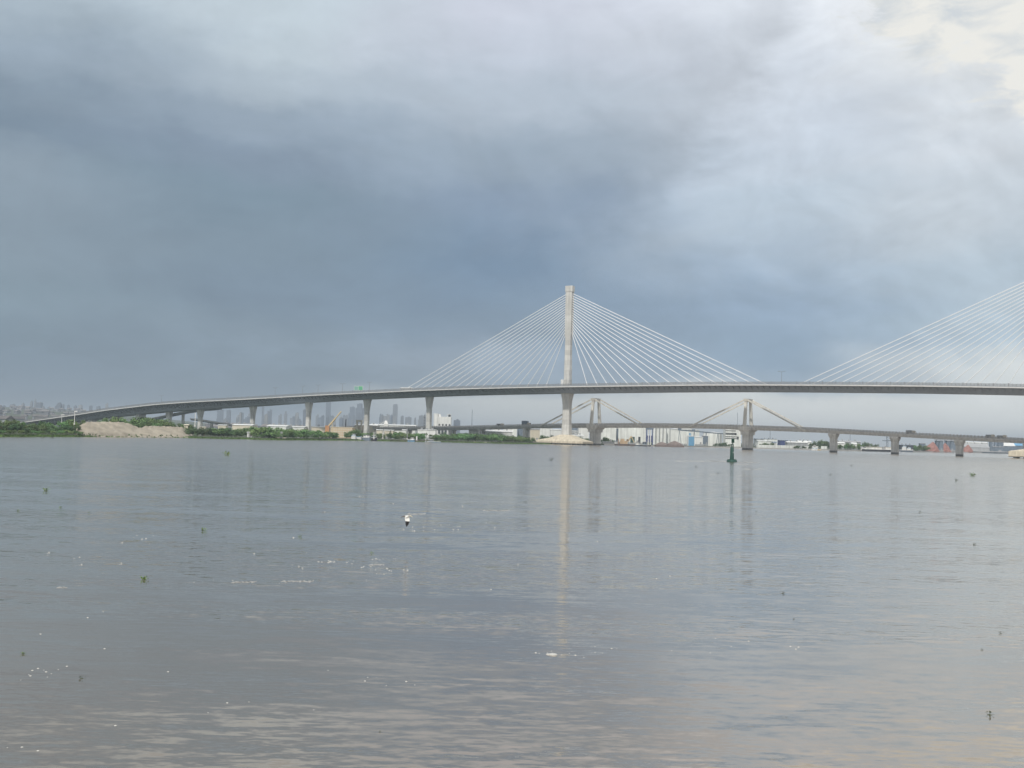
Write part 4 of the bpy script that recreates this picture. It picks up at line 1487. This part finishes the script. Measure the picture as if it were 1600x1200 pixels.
# left bank boats
boat('skiff', 664, 680, 690.4, 984, 'blue wooden boat with a pale mast moored at the reeds', 'boat', 'blue', True, .1, .5, 1.2, 'bluegrey', 3, masts=((-.42, 9.5),))
boat('skiff', 678, 689, 690.8, 984, 'low blue boat end to end with the blue masted boat', 'boat', 'blue', None, beam=2.6)
boat('skiff', 637, 648, 686.8, 992, 'small pale blue boat with a cabin beside the tall mast', 'boat', 'blue', True, .15, .45, 1.5, 'white', 2.6)
boat('skiff', 566, 579, 683.0, 996, 'white topped boat at the reeds under the second pier', 'boat', 'bluegrey', True, 0, .7, 1.6, 'white', 2.6)
boat('skiff', 580, 589, 683.6, 995, 'dark boat right of the white topped boat under the second pier', 'boat', 'hull', True, -.1, .5, 1.6, 'bluegrey', 2.6, masts=((.3, 9),))
boat('skiff', 549, 556, 680.5, 1004, 'white boat drawn up at the right end of the cream building', 'boat', 'white', True, 0, .6, 1.2, 'white', 2.4)
boat('skiff', 556, 565, 682.2, 1002, 'white boat under a tarpaulin right of the boat drawn up at the cream building', 'boat', 'white', None, beam=2.4)
t = thing('jetty', 'long dark plank jetty running along the reeds behind the moored boats', 'jetty', (*spot(632, RM(632, 990)), 0))
_, _, w = frame(594, 672, 990)
for i in range(20):
    g = MB(); g.box((-w / 2 + w * (i + .5) / 20, 0, .95), (w / 20 - .12, 2.2, .22)); g.build('plank', M['rust'], t)
for i in range(9):
    g = MB(); g.tube((-w / 2 + w * (i + .5) / 9, -.9, -1), (-w / 2 + w * (i + .5) / 9, -.9, 1.1), .2, n=6); g.build('post', M['hull'], t)


def post(name, px, py0, py1, Y, label, cat, r=.22, mat='white', head=True, group=None, on=None):
    Y = RM(px, Y)
    x, y = spot(px, Y)
    z0 = on if on is not None else max(0, zat(px, py1, Y))
    z1 = zat(px, py0, Y)
    t = thing(name, label, cat, (x, y, z0), 0, group)
    g = MB(); g.tube((0, 0, -.3), (0, 0, z1 - z0), r, r * .7, n=8); g.build('pole', M[mat], t)
    if head:
        g = MB(); g.box((.5, 0, z1 - z0), (1.6, .5, .35)); g.build('lamp_head', M[mat], t)
    g = MB(); g.lathe((0, 0, 0), [(r * 2.2, -.2), (r * 2.2, .35), (r * 1.2, .5)], 8); g.build('base', M['old'], t)
    return t


post('lamp_post', 304, 645, 666, 1010, 'tall white pole standing at the right end of the sand mounds', 'pole', .26, 'white', False)
post('lamp_post', 115.5, 643, 663, 960, 'white pole above the thicket before the descending bridge deck', 'pole', .16, 'white', True)
post('lamp_post', 95.5, 648, 660, 985, 'short grey lamp post left of the white pole at the thicket', 'pole', .13, 'white', True)
post('mast', 636, 668, 686, 996, 'tall grey mast on the jetty left of the third pier', 'mast', .28, 'greyroof', False)
post('post', 651, 681.5, 688.5, 988, 'thick white mooring post at the reeds', 'post', .65, 'white', False)
post('post', 584, 675, 686, 992, 'white pole at the reeds right of the second pier', 'post', .28, 'white', False)
post('post', 598, 674, 685, 992, 'slim pale pole further along the reeds', 'post', .22, 'white', False)
post('radio_mast', 736.5, 640, 664, 1500, 'thin faint radio mast above the old viaduct', 'mast', .40, 'bluegrey', False, on=1)
post('radio_mast', 1151.5, 645, 690, 1120, 'thin faint mast left of the second old tower', 'mast', .28, 'bluegrey', False, on=1)
post('radio_mast', 1203, 672, 690, 1600, 'short mast on the flat grey roof right of the second old tower', 'mast', .4, 'bluegrey', False, on=1)
post('radio_mast', 1328, 676, 692, 1500, 'thin mast above the trees right of the first single pier', 'mast', .35, 'bluegrey', False, on=1)
post('chimney', 539.5, 655, 668, 1320, 'dark slim chimney behind the cream building', 'chimney', .75, 'hull', False, on=1)

# small hut and wall on the reeds
shed('hut', 386, 389.5, 675.5, 675.2, 1000, 'narrow white block at the left end of the low white wall', 'hut', 'white', deep=3)
shed('boat_house', 418, 425, 677.5, 677.0, 1000, 'small white open hut at the right end of the low white wall', 'hut', 'white', deep=3)
shed('low_wall', 389, 419, 680.6, 680.4, 998, 'long low white wall on the bank between two small white blocks', 'wall', 'white', 'cream', deep=1)
shed('landing', 425, 445, 684.3, 684.1, 990, 'pale flat landing slab at the water edge right of the white hut', 'landing', 'cream', 'cream', deep=3)
shed('hut', 465, 472, 673.0, 672.0, 1020, 'pinkish hut half hidden by shrubs left of a bridge pier', 'hut', 'peach', 'cream', deep=4)
shed('hut', 287, 293, 664.2, 663.0, 1050, 'cream hut on the edge of the sand terrace', 'hut', 'cream', 'cream', deep=5)
shed('hut', 276, 279, 664.8, 664.2, 1050, 'tiny white box on top of the sand terrace', 'hut', 'white', deep=3)
shed('hut', 312, 320, 667.5, 667.0, 1060, 'low cream wall behind the shrubs under the ramp pier', 'wall', 'cream', 'cream', deep=3)

# right bank: pale embankment wall, houses, ore plant
t = thing('embankment_wall', 'long pale green flood wall right of the second old tower', 'wall', (0, 0, 0))
for i in range(14):
    pa, pb = 1182 + i * 4.6, 1182 + (i + 1) * 4.6 - .15
    qa, qb = spot(pa, bank_y(pa) + 9), spot(pb, bank_y(pb) + 9)
    za = zat(pa, 695.0 + (pa - 1182) * .020, bank_y(pa) + 9)
    g = MB(); g.beam((qa[0], qa[1], za / 2), (qb[0], qb[1], za / 2), .6, za); g.build('panel', M['white_rib'], t)
for i in range(3):
    pa, pb = 1255 + i * 14, 1255 + i * 14 + 9
    qa, qb = spot(pa, bank_y(pa) + 12), spot(pb, bank_y(pb) + 12)
    za = zat(pa, 697.0, bank_y(pa) + 12)
    g = MB(); g.beam((qa[0], qa[1], za / 2), (qb[0], qb[1], za / 2), .6, za); g.build('panel', M['white_rib'], t)
shed('house', 1208, 1213, 692, 690, 1000, 'small white house with a dark roof above the flood wall', 'house', 'white', 'bluegrey', deep=7)
shed('store', 1219, 1231, 688.3, 687.8, 1060, 'dark blue store left of the white canopy building', 'store', 'navy', 'bluegrey', deep=12)
shed('canopy_building', 1230, 1262, 691.5, 690.0, 1010, 'low building under a long white canopy above the flood wall', 'building', 'greyroof', 'white', deep=10)
shed('store', 1248, 1268, 690.5, 688.5, 1080, 'pale shed behind the white canopy building', 'shed', 'white', deep=14)
shed('store', 1184, 1206, 689, 688, 1180, 'pale hazy shed right behind the second old tower', 'shed', 'white_rib', deep=14)
shed('store', 1181, 1192, 685.8, 685.2, 1400, 'flat dark roofed block right behind the second old tower', 'building', 'greyroof', 'bluegrey', deep=14)
shed('store', 1192, 1214, 686, 685.4, 1500, 'long pale flat roof beyond the flood wall', 'building', 'white_rib', 'bluegrey', deep=20)
shed('house', 1309, 1320, 692.5, 690.5, 1010, 'white roofed house right of the first single pier', 'house', 'white', 'whiteroof', deep=8)
shed('house', 1331, 1339, 693.5, 691.3, 990, 'second white roofed house right of the first single pier', 'house', 'white', 'whiteroof', deep=8)
shed('store', 1312, 1345, 690.5, 688.5, 1150, 'broad lilac grey shed roof behind the white roofed houses', 'shed', 'greyroof', 'greyroof', deep=16)
shed('store', 1352, 1392, 699.0, 698.6, 905, 'long pale green quay wall behind the dark barge', 'wall', 'white_rib', 'cream', deep=4)
shed('store', 1346, 1353, 698.8, 698.2, 910, 'small white box at the left end of the quay wall', 'hut', 'white', deep=4)
shed('store', 1407, 1427, 695.6, 695, 930, 'long low dark shed right of the second single pier', 'shed', 'hull', 'bluegrey', deep=8)
t = thing('loading_tower', 'slim grey loading tower with a cross arm left of the second single pier', 'tower', (*spot(1386, RM(1386, 930)), 0))
zt = zat(1386, 681, RM(1386, 930))
for s in (-1, 1):
    g = MB(); g.beam((s * .9, 0, 0), (s * .8, 0, zt), .5, .5); g.build('leg', M['bluegrey'], t)
for f in (.3, .6, .9):
    g = MB(); g.box((0, 0, zt * f), (2.2, .6, .4)); g.build('brace', M['bluegrey'], t)
g = MB(); g.box((-.6, 0, zat(1386, 688.5, RM(1386, 930))), (9.5, 1.6, .8)); g.build('cross_arm', M['bluegrey'], t)


def heap(px0, px1, py_top, Y, label, mat='red'):
    cx_, cy_, w = frame(px0, px1, Y)
    Y = cy_
    zt = zat((px0 + px1) / 2, py_top, Y)
    t = thing('ore_heap', label, 'heap', (cx_, cy_, .6))
    g = MB()
    R = random.Random(int(px0))
    rings = []
    for k in range(6):
        f = k / 5
        rings.append([((w / 2) * (1 - f ** 1.35) * math.cos(q * PI / 8) * (1 + R.uniform(-.1, .1)) + f * w * .12, 7 * (1 - f ** 1.35) * math.sin(q * PI / 8) * (1 + R.uniform(-.1, .1)), zt * f) for q in range(16)])
    g.loft(rings)
    g.build('slope', M[mat], t)
    return t


heap(1441, 1468, 690.5, 925, 'steep red ore heap left of the third single pier')
heap(1462, 1486, 692.5, 920, 'duller red ore heap partly behind the third single pier')
shed('process_block', 1464, 1474, 688.8, 688.2, 915, 'dark blue grey process block over the red ore heaps', 'building', 'bluegrey', 'greyroof', deep=8)
shed('process_block', 1480, 1491, 689, 688.4, 915, 'second dark process block just left of the third single pier', 'building', 'bluegrey', 'greyroof', deep=8)
shed('process_block', 1486, 1497, 694, 693.4, 912, 'low grey annex touching the third single pier', 'building', 'bluegrey', 'greyroof', deep=6)
shed('process_block', 1438, 1446, 693, 692.6, 935, 'small teal grey shed at the left end of the red ore heap', 'shed', 'bluegrey', 'greyroof', deep=6)
t = thing('conveyor', 'inclined conveyor bridging the two process blocks by the third single pier', 'conveyor', (0, 0, 0))
p0, p1 = at(1460, 686.5, RM(1460, 918)), at(1494, 688.6, RM(1494, 912))
g = MB(); g.beam(p0, p1, 1.4, .8); g.build('gallery', M['greyroof'], t)
for f in (.1, .45, .9):
    q = p0.lerp(p1, f)
    g = MB(); g.beam((q.x, q.y, 1), q, .5, .5); g.build('trestle', M['bluegrey'], t)
# long grey shed with red end wall
shed('long_shed', 1508, 1546, 699.2, 692.8, 920, 'long grey roofed shed with brick red end at far right', 'shed', 'greyroof', 'greyroof', deep=20, ribs=8)
heap(1501, 1520, 695.0, 915, 'brick red heap at the left end of the long grey shed')
shed('long_shed', 1503, 1544, 691.5, 690.2, 1010, 'thin pale upper roof behind the long grey shed', 'shed', 'white_rib', deep=14)
for i, (px, top) in enumerate(((1549, 690), (1556, 689), (1562, 688), (1566, 690))):
    shed('process_tower', px - 2, px + 2, top, top - .4, 922 + 3 * i, ('leftmost', 'second', 'tallest', 'rightmost')[i] + ' grey steel tower in the cluster before the white sloping roof', 'tower', 'bluegrey', 'greyroof', deep=4, group='grey tower cluster')
shed('process_tower', 1545, 1569, 698.5, 697.8, 915, 'grey base building under the steel tower cluster', 'building', 'bluegrey', 'greyroof', deep=8)
shed('long_shed', 1568, 1586, 697, 691.5, 925, 'white sloping roof shed near the right edge behind the grey barge', 'shed', 'bluegrey', 'whiteroof', deep=14)
shed('long_shed', 1586, 1640, 697, 693.0, 960, 'blue roofed shed behind the second pile cap at the right edge', 'shed', 'bluegrey', 'blue', deep=16)

# quay line on the right bank
qb = MB()
for i in range(40):
    pa, pb = 944 + i * 16.5, 944 + (i + 1) * 16.5
    qa, qb2 = spot(pa, bank_y(pa) - 1.2), spot(pb, bank_y(pb) - 1.2)
    qb.beam((qa[0], qa[1], .3), (qb2[0], qb2[1], .3), 1.0, 1.5)
structure(qb.build('quay_edge', M['old_rail']))

# ------------------------------------------------------------------ things on the bridges
def lamp(px, Yu, label, group):
    """Double-arm lamp post in the middle of the new deck."""
    d = ray(px, 610)
    t_ = (ORG - CAM).dot(NX) / d.dot(NX)
    q = CAM + d * t_
    u = (q - ORG).dot(UX)
    b = B(u, 0, ztop(u))
    t = thing('lamp_post', label, 'lamp post', tuple(b), -TH, group)
    g = MB(); g.tube((0, 0, 0), (0, 0, 11.5), .20, .12, n=6); g.build('pole', M['steel'], t)
    for s in (1, -1):
        g = MB(); g.tube((0, 0, 11.3), (s * 1.6, 0, 11.8), .12, .10, n=5); g.build('arm', M['steel'], t)
        g = MB(); g.box((s * 2.2, 0, 11.8), (1.5, .6, .3)); g.build('lamp_head', M['steel'], t)
    return t


for px, lab in ((253, 'leftmost faint lamp post, on the descending end of the approach deck'), (430, 'faint lamp post on the deck right of the second approach pier'),
                (473, 'faint lamp post on the deck just left of the third approach pier'), (497, 'faint lamp post on the deck just right of the third approach pier'),
                (535, 'faint lamp post on the deck left of the green road sign')):
    lamp(px, 0, lab, 'lamp posts on the approach deck')
lamp(577, 0, 'double headed lamp post right of the green road sign', 'lamp posts on the new bridge')
lamp(1221, 0, 'double headed lamp post at the middle of the main span between the cable fans', 'lamp posts on the new bridge')


def deck_point(px, n):
    d = ray(px, 610)
    t_ = (ORG + NX * n - CAM).dot(NX) / d.dot(NX)
    q = CAM + d * t_
    u = (q - ORG).dot(UX)
    return u, B(u, n, ztop(u))


# road sign on a gantry leg
u, b = deck_point(560, 15.5)
t = thing('road_sign', 'green overhead road sign with a pale border on the approach deck', 'road sign', tuple(b), -TH)
for s in (-5.2, 5.2):
    g = MB(); g.box((s, .2, 2.6), (.4, .4, 5.2)); g.build('post', M['steel'], t)
g = MB(); g.box((0, 0, 5.0), (11.2, .2, 4.3)); pn = g.build('panel', M['white'], t)
for x_, w_, mt in ((-2.75, 5.0, 'signpale'), (2.75, 5.2, 'sign')):
    g = MB(); g.box((x_, -.12, 5.0), (w_, .06, 3.8)); g.build('sign_face', M[mt], pn)


def truck(loc, rz, label, cat='truck', body='white', L=12.5, H=2.7, group=None, bus=False):
    t = thing('bus' if bus else 'truck', label, cat, loc, rz, group)
    if bus:
        g = MB(); g.loft([[(-L / 2 + a, -1.25, z), (L / 2 - a, -1.25, z), (L / 2 - a, 1.25, z), (-L / 2 + a, 1.25, z)] for a, z in ((.1, .5), (0, 1.2), (.1, 3.0), (.4, 3.5))]); bo = g.build('body', M[body], t)
        n = 9
        for i in range(n):
            for s in (-1, 1):
                g = MB(); g.box((-L / 2 + L * (i + .5) / n, s * 1.25, 2.2), (L / n * .84, .06, 1.0)); g.build('window', M['glass'], bo)
    else:
        g = MB(); g.box((-L * .12, 0, 1.1 + H / 2), (L * .74, 2.5, H)); g.build('cargo_box', M[body], t)
        g = MB(); g.loft([[(L * .27, -1.2, z), (L * .27 + a, -1.2, z), (L * .27 + a, 1.2, z), (L * .27, 1.2, z)] for a, z in ((2.4, .6), (2.5, 1.7), (2.1, 2.9))]); cb = g.build('cab', M['cream'], t)
        g = MB(); g.box((L * .27 + 2.36, 0, 2.2), (.1, 2.1, .8)); g.build('windscreen', M['glass'], cb)
        g = MB(); g.box((0, 0, .95), (L * .96, 1.2, .3)); g.build('chassis', M['hull'], t)
    for x_ in (-L * .38, -L * .28, L * .36):
        for s in (-1.05, 1.05):
            g = MB(); g.tube((x_, s - .15, .5), (x_, s + .15, .5), .5, n=10); g.build('wheel', M['tyre'], t)
    return t


u, b = deck_point(635, 14.2)
truck(tuple(b + Vector((0, 0, .05))), -TH, 'white topped bus on the new bridge at the foot of the left cable fan', 'bus', 'white', 13.5, bus=True)


def old_point(px, n):
    d = ray(px, 660)
    t_ = (OA + ON * n - CAM).dot(ON) / d.dot(ON)
    q = CAM + d * t_
    v = (q - OA).dot(OU)
    return Q(v, n, oz(v) + .06)


truck(tuple(old_point(822, 2)), OANG, 'tall blue grey lorry on the old bridge above the twin column pier', 'lorry', 'bluegrey', 8.5, 3.6)
truck(tuple(old_point(781, 2)), OANG, 'small dark lorry on the old bridge left of the twin column pier', 'lorry', 'hull', 6, 1.4)
truck(tuple(old_point(1422, 2)), OANG, 'grey lorry on the old bridge right of the second single pier', 'lorry', 'greyroof', 6, 2.0)
truck(tuple(old_point(1546, 2)), OANG, 'first of two small lorries on the old bridge near the right edge', 'lorry', 'greyroof', 5, 1.6)
truck(tuple(old_point(1564, 2)), OANG, 'last small lorry on the old bridge nearest the right edge', 'lorry', 'greyroof', 5.5, 1.5)

# ------------------------------------------------------------------ buoy
p = ground(1143.5, 722)
t = thing('navigation_buoy', 'tall green channel marker buoy with a square topmark floating on the river', 'buoy', (p.x, p.y, 0), .5)
s = p.y / FPX          # metres per photo pixel here
g = MB(); g.lathe((0, 0, 0), [(7.2 * s, -.8), (7.9 * s, -.2), (7.9 * s, 2.6 * s), (7.3 * s, 3.1 * s), (7.0 * s, 3.3 * s)], 20); g.build('float', M['greenlt'], t)
g = MB(); g.lathe((0, 0, 0), [(7.0 * s, 3.25 * s), (7.0 * s, 4.2 * s), (6.4 * s, 4.3 * s)], 20); g.build('deck_plate', M['green'], t)
g = MB(); g.lathe((0, 0, 0), [(2.7 * s, 4.2 * s), (2.9 * s, 14 * s), (2.7 * s, 22 * s), (2.2 * s, 23 * s)], 12); bt = g.build('tower', M['greenlt'], t)
for k in range(4):
    a = k * PI / 2 + .3
    g = MB(); g.beam((3.0 * s * math.cos(a), 3.0 * s * math.sin(a), 4.2 * s), (1.9 * s * math.cos(a), 1.9 * s * math.sin(a), 27.5 * s), .45 * s * 2, .5 * s * 2); g.build('leg', M['green'], t)
g = MB(); g.box((0, 0, 15 * s), (1.2 * s, 6.1 * s, 1.0 * s)); g.build('step', M['white'], bt)
g = MB(); g.lathe((0, 0, 0), [(2.4 * s, 27.2 * s), (2.4 * s, 28.0 * s), (.6 * s, 28.4 * s)], 12); g.build('platform', M['green'], t)
g = MB(); g.tube((.8 * s, 0, 28 * s), (1.4 * s, 0, 30.5 * s), .7 * s, n=6); g.build('stem', M['green'], t)
g = MB(); g.box((1.5 * s, 0, 33.2 * s), (4.6 * s, 1.4 * s, 6.4 * s), .0); g.box((1.5 * s, 0, 33.2 * s), (1.4 * s, 4.6 * s, 6.3 * s), .0); tm = g.build('topmark', M['green'], t)
g = MB(); g.lathe((1.5 * s, 0, 36.2 * s), [(.9 * s, 0), (.9 * s, 1.0 * s), (1.0 * s, 1.2 * s), (.6 * s, 4.2 * s), (.3 * s, 5 * s)], 8); g.build('lantern', M['greyroof'], t)

# ------------------------------------------------------------------ bird skimming over the water
Yb = 58.0
c = at(636, 811, Yb)
t = MB()
k_ = Yb / FPX


def bp(px, py, dy=0.0):
    q = at(px, py, Yb + dy)
    return q - c


def blob(mb, pts, n=10):
    rings = []
    for i, (p, r, s) in enumerate(pts):
        t_ = (pts[min(i + 1, len(pts) - 1)][0] - pts[max(i - 1, 0)][0]).normalized()
        a = t_.cross(Vector((0, 0, 1))).normalized()
        b = a.cross(t_)
        r *= Yb / 82.0
        rings.append([p + a * (r * math.cos(2 * PI * j / n)) + b * (r * s * math.sin(2 * PI * j / n)) for j in range(n)])
    mb.loft(rings)


bird = MB()
body = [(bp(632.6, 811.0, .20), .014, .6), (bp(633.8, 809.8, .13), .060, .8), (bp(635.4, 808.4, .05), .095, .95), (bp(637.0, 807.2, -.02), .088, .95),
        (bp(638.2, 806.4, -.07), .068, 1), (bp(639.1, 805.6, -.10), .066, 1), (bp(640.2, 805.3, -.13), .042, 1), (bp(640.7, 805.5, -.14), .02, 1)]
blob(bird, body, 12)
beak = [(bp(640.3, 805.7, -.13), .034, 1), (bp(642.4, 806.5, -.17), .024, 1), (bp(645.0, 807.8, -.22), .010, 1)]
blob(bird, beak, 8)


def wing(root_a, root_b, mid_a, mid_b, tip):
    th = .013
    st = [(root_a, root_b), (mid_a, mid_b), (mid_a.lerp(tip, .62) + (mid_a - mid_b) * .12, mid_b.lerp(tip, .62) - (mid_a - mid_b) * .10), (tip + (mid_a - mid_b) * .04, tip - (mid_a - mid_b) * .04)]
    rings = []
    for a, b in st:
        nrm = Vector((0, 1, .1)).normalized()
        rings.append([a + nrm * th, a - nrm * th, a.lerp(b, .5) - nrm * th * 1.3, b - nrm * th * .5, b + nrm * th * .5, a.lerp(b, .5) + nrm * th * 1.2])
    bird.loft(rings)


wing(bp(639.6, 807.4, -.04), bp(632.2, 808.2, .10), bp(640.2, 815.0, -.10), bp(633.4, 814.2, .04), bp(635.0, 823.0, .0))
wing(bp(638.0, 805.4, .0), bp(634.6, 807.6, .10), bp(632.0, 805.6, .22), bp(630.4, 807.8, .26), bp(624.6, 808.6, .42))
bo = bird.build('seabird', [material('white_plumage', (0.80, 0.80, 0.78), .8, .04, 3.0, coords='obj'), material('black_plumage', (0.025, 0.025, 0.028), .7, .1, 3.0, coords='obj'),
                             material('pale_bill', (0.72, 0.62, 0.42), .5, .05, 3.0, coords='obj'), material('brown_plumage', (0.16, 0.14, 0.12), .8, .1, 3.0, coords='obj')])
bo.location = c
rm = bo.modifiers.new('remesh', 'REMESH')
rm.mode = 'VOXEL'
rm.voxel_size = .008
rm.use_smooth_shade = True
dg = bpy.context.evaluated_depsgraph_get()
me2 = bpy.data.meshes.new_from_object(bo.evaluated_get(dg))
bo.modifiers.clear()
for mt in bo.data.materials:
    if mt.name not in [q.name for q in me2.materials if q]:
        me2.materials.append(mt)
me2.materials.clear()
for mt in list(bo.data.materials):
    me2.materials.append(mt)
tipz, headp, beakp = bp(635, 814.3).z, bp(639.6, 804.9, -.10), bp(642.5, 806.5, -.17)
wl = bp(633.0, 806.5, .18)
for f in me2.polygons:
    q = f.center
    if q.z < tipz:
        f.material_index = 1
    elif q.x > bp(641.1, 806).x:
        f.material_index = 2
    elif (q - headp).length < .06 and q.z > headp.z - .012:
        f.material_index = 1
    elif q.x < wl.x and q.z > bp(630, 809.4).z:
        f.material_index = 3
    else:
        f.material_index = 0
bo.data = me2
tag(bo, 'white seabird with a black wing tip and pale bill flying low over the water', 'bird')

# ------------------------------------------------------------------ floating water hyacinth
def hyacinth(seed, n, mat):
    R = random.Random(seed)
    root = MB()
    root.lathe((0, 0, -.05), [(.30, 0), (.42, .06), (.22, .12)], 9)
    lv = []
    for i in range(n):
        a = R.uniform(0, 6.28)
        r = .55 * math.sqrt(R.random())
        h = R.uniform(.10, .55) * (1.2 - r)
        base = Vector((r * .6 * math.cos(a), r * .6 * math.sin(a), .02))
        tip = Vector((r * math.cos(a) * 1.35, r * math.sin(a) * 1.35, h))
        g = MB()
        g.tube(base, tip, .018, .012, n=4)
        d = (tip - base).normalized()
        s = d.cross(Vector((0, 0, 1)))
        s = s.normalized() if s.length > .01 else Vector((1, 0, 0))
        w = R.uniform(.10, .19)
        e = tip + (d * .6 + Vector((0, 0, R.uniform(-.2, .5)))).normalized() * w * 1.9
        m_ = tip.lerp(e, .5)
        k = len(g.v)
        bend = s.cross(d).normalized() * (.25 * w)
        g.v.extend([tuple(tip), tuple(m_ + s * w - bend), tuple(e), tuple(m_ - s * w - bend), tuple(m_ + bend)])
        for q in ((0, 1, 4), (1, 2, 4), (2, 3, 4), (3, 0, 4)):
            g.face(tuple(k + j for j in q))
        lv.append(g.mesh('leaf', M[mat]))
    return root.mesh('root_mat', M['hyacinth_dark']), lv


HY = [hyacinth(1, 16, 'hyacinth'), hyacinth(2, 10, 'hyacinth'), hyacinth(3, 9, 'hyacinth_dark'), hyacinth(4, 20, 'hyacinth')]
PLANTS = [  # px, py, width px, kind, label
    (354, 711, 12, 3, 'dark green hyacinth clump drifting below the low white wall'),
    (72, 766.5, 10, 0, 'bright green hyacinth clump near the left edge of the river'),
    (95, 793, 5, 1, 'small yellow green sprig below the bright clump near the left edge'),
    (139, 801, 4, 1, 'tiny upright sprig right of the small yellow green sprig at left'),
    (28, 798, 5, 1, 'faint green sprig nearest the left edge'),
    (317, 829, 11, 1, 'thin flat hyacinth strip left of the bird'),
    (469, 838, 6, 1, 'small yellow green sprig in front of and left of the bird'),
    (225, 906, 13, 0, 'pale hyacinth clump beside white foam flecks in the left foreground'),
    (581, 864, 6, 1, 'yellow sprig drifting just above the foam flecks left of centre'),
    (36, 1022, 8, 0, 'yellow green sprig in the lower left foreground'),
    (128, 1060, 9, 2, 'dark twig with a leaf in the lower left foreground'),
    (594, 1144, 5, 2, 'brown sprig at the bottom left of centre'),
    (860, 719, 9, 2, 'dark flat clump just below the mast pile cap'),
    (1519, 743.5, 10, 3, 'dark hyacinth clump below the third single pier'),
    (1493.5, 751, 6, 2, 'smaller dark clump left of and below the clump under the third single pier'),
    (1297, 742, 5, 2, 'dark speck of weed below the first single pier'),
    (1331, 728.5, 5, 2, 'dark weed between the first and second single piers'),
    (1522, 851, 6, 2, 'brownish clump on the bright ripples at right'),
    (1223, 927, 7, 2, 'dark sprig below the green buoy in the middle distance'),
    (1240, 967.5, 4, 2, 'tiny twig right of and below the dark sprig'),
    (1546, 1117, 12, 2, 'withered hyacinth sprig with spread leaves in the lower right corner'),
    (1564, 990, 7, 2, 'thin row of dark leaves above the lower right corner'),
    (1534, 1016, 5, 2, 'single dark leaf tuft above the withered sprig at lower right'),
    (1087, 730, 5, 2, 'dark weed speck left of the green buoy'),
    (1121, 740, 4, 2, 'dark weed speck below left of the green buoy'),
    (1438, 800, 5, 2, 'dark weed speck on the ripples below the second single pier'),
    (1182, 800, 4, 2, 'dark weed speck below right of the green buoy'),
    (82, 684.8, 8, 2, 'floating weed mat close to the reeds at far left'),
    (66, 684.9, 6, 2, 'second floating weed mat close to the reeds at far left'),
]
for px, py, w, kd, lab in PLANTS:
    q = ground(px, py)
    sc = w * q.y / FPX / 1.5
    t = thing('water_hyacinth', lab, 'water plant', (q.x, q.y, 0), random.uniform(0, 6.28), 'water plants drifting on the river')
    fl = 1.0
    t.scale = (sc, sc, sc * fl)
    rt, lvs = HY[kd]
    link('root_mat', rt, t)
    for me in lvs:
        link('leaf', me, t)

# ------------------------------------------------------------------ foam flecks, wake and painted slick streaks
fb = MB()
R = random.Random(12)
CL = [(520, 878, 12, 2.5, 26), (470, 883, 14, 2, 6), (593, 874, 12, 2, 9), (570, 886, 8, 2, 6), (614, 892, 16, 3, 14), (560, 896, 30, 6, 8), (835, 1021, 6, 2, 3),
      (860, 1019, 5, 1, 3), (930, 1018, 34, 5, 14), (700, 826, 50, 4, 26), (60, 1050, 24, 9, 12), (150, 960, 18, 5, 4), (640, 800, 90, 30, 12), (130, 1000, 120, 40, 6),
      (330, 908, 30, 3, 5), (130, 870, 30, 12, 9), (200, 842, 40, 6, 12), (292, 753, 3, 1, 1), (287, 733, 3, 1, 1), (380, 1095, 90, 12, 6), (600, 1065, 20, 8, 10),
      (60, 1170, 50, 10, 9), (165, 1133, 14, 3, 5), (850, 868, 120, 18, 16), (1100, 1010, 90, 14, 8), (1240, 1013, 6, 2, 3), (520, 880, 260, 50, 9), (300, 1000, 260, 90, 4)]
for cx0, cy0, sx_, sy_, n in CL:
    for _ in range(n):
        px, py = R.gauss(cx0, sx_), R.gauss(cy0, sy_ * .8)
        if py < 705 or py > 1240:
            continue
        q = ground(px, py)
        r = R.choice((.013, .018, .024, .034)) * (.55 + q.y / 60)
        fb.lathe((q.x, q.y, -.01), [(r, 0), (r * .9, r * .35), (r * .35, r * .6)], 6)
q = ground(864, 1023)
fb.lathe((q.x, q.y, -.01), [(.13, 0), (.12, .03), (.05, .045)], 10)
q = ground(857, 1022.4)
fb.lathe((q.x, q.y, -.01), [(.08, 0), (.07, .02), (.03, .03)], 8)
stuff(fb.build('foam', M['foam']))
sk = MB()  # wake foam by the buoy; strips elsewhere mostly paint slick reflections in pale colour
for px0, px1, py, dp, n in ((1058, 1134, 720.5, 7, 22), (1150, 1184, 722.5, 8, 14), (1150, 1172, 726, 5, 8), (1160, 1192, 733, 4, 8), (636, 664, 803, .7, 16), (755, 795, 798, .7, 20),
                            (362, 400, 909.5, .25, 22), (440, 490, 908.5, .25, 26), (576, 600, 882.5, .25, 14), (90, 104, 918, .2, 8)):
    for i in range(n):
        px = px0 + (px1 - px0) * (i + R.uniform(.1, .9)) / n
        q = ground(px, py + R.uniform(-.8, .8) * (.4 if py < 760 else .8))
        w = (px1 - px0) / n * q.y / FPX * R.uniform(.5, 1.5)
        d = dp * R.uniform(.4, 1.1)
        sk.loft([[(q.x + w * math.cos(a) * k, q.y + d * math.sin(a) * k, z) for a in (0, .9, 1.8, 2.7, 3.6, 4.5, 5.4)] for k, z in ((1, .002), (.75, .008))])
stuff(sk.build('foam_and_slick_streak', M['streak']))
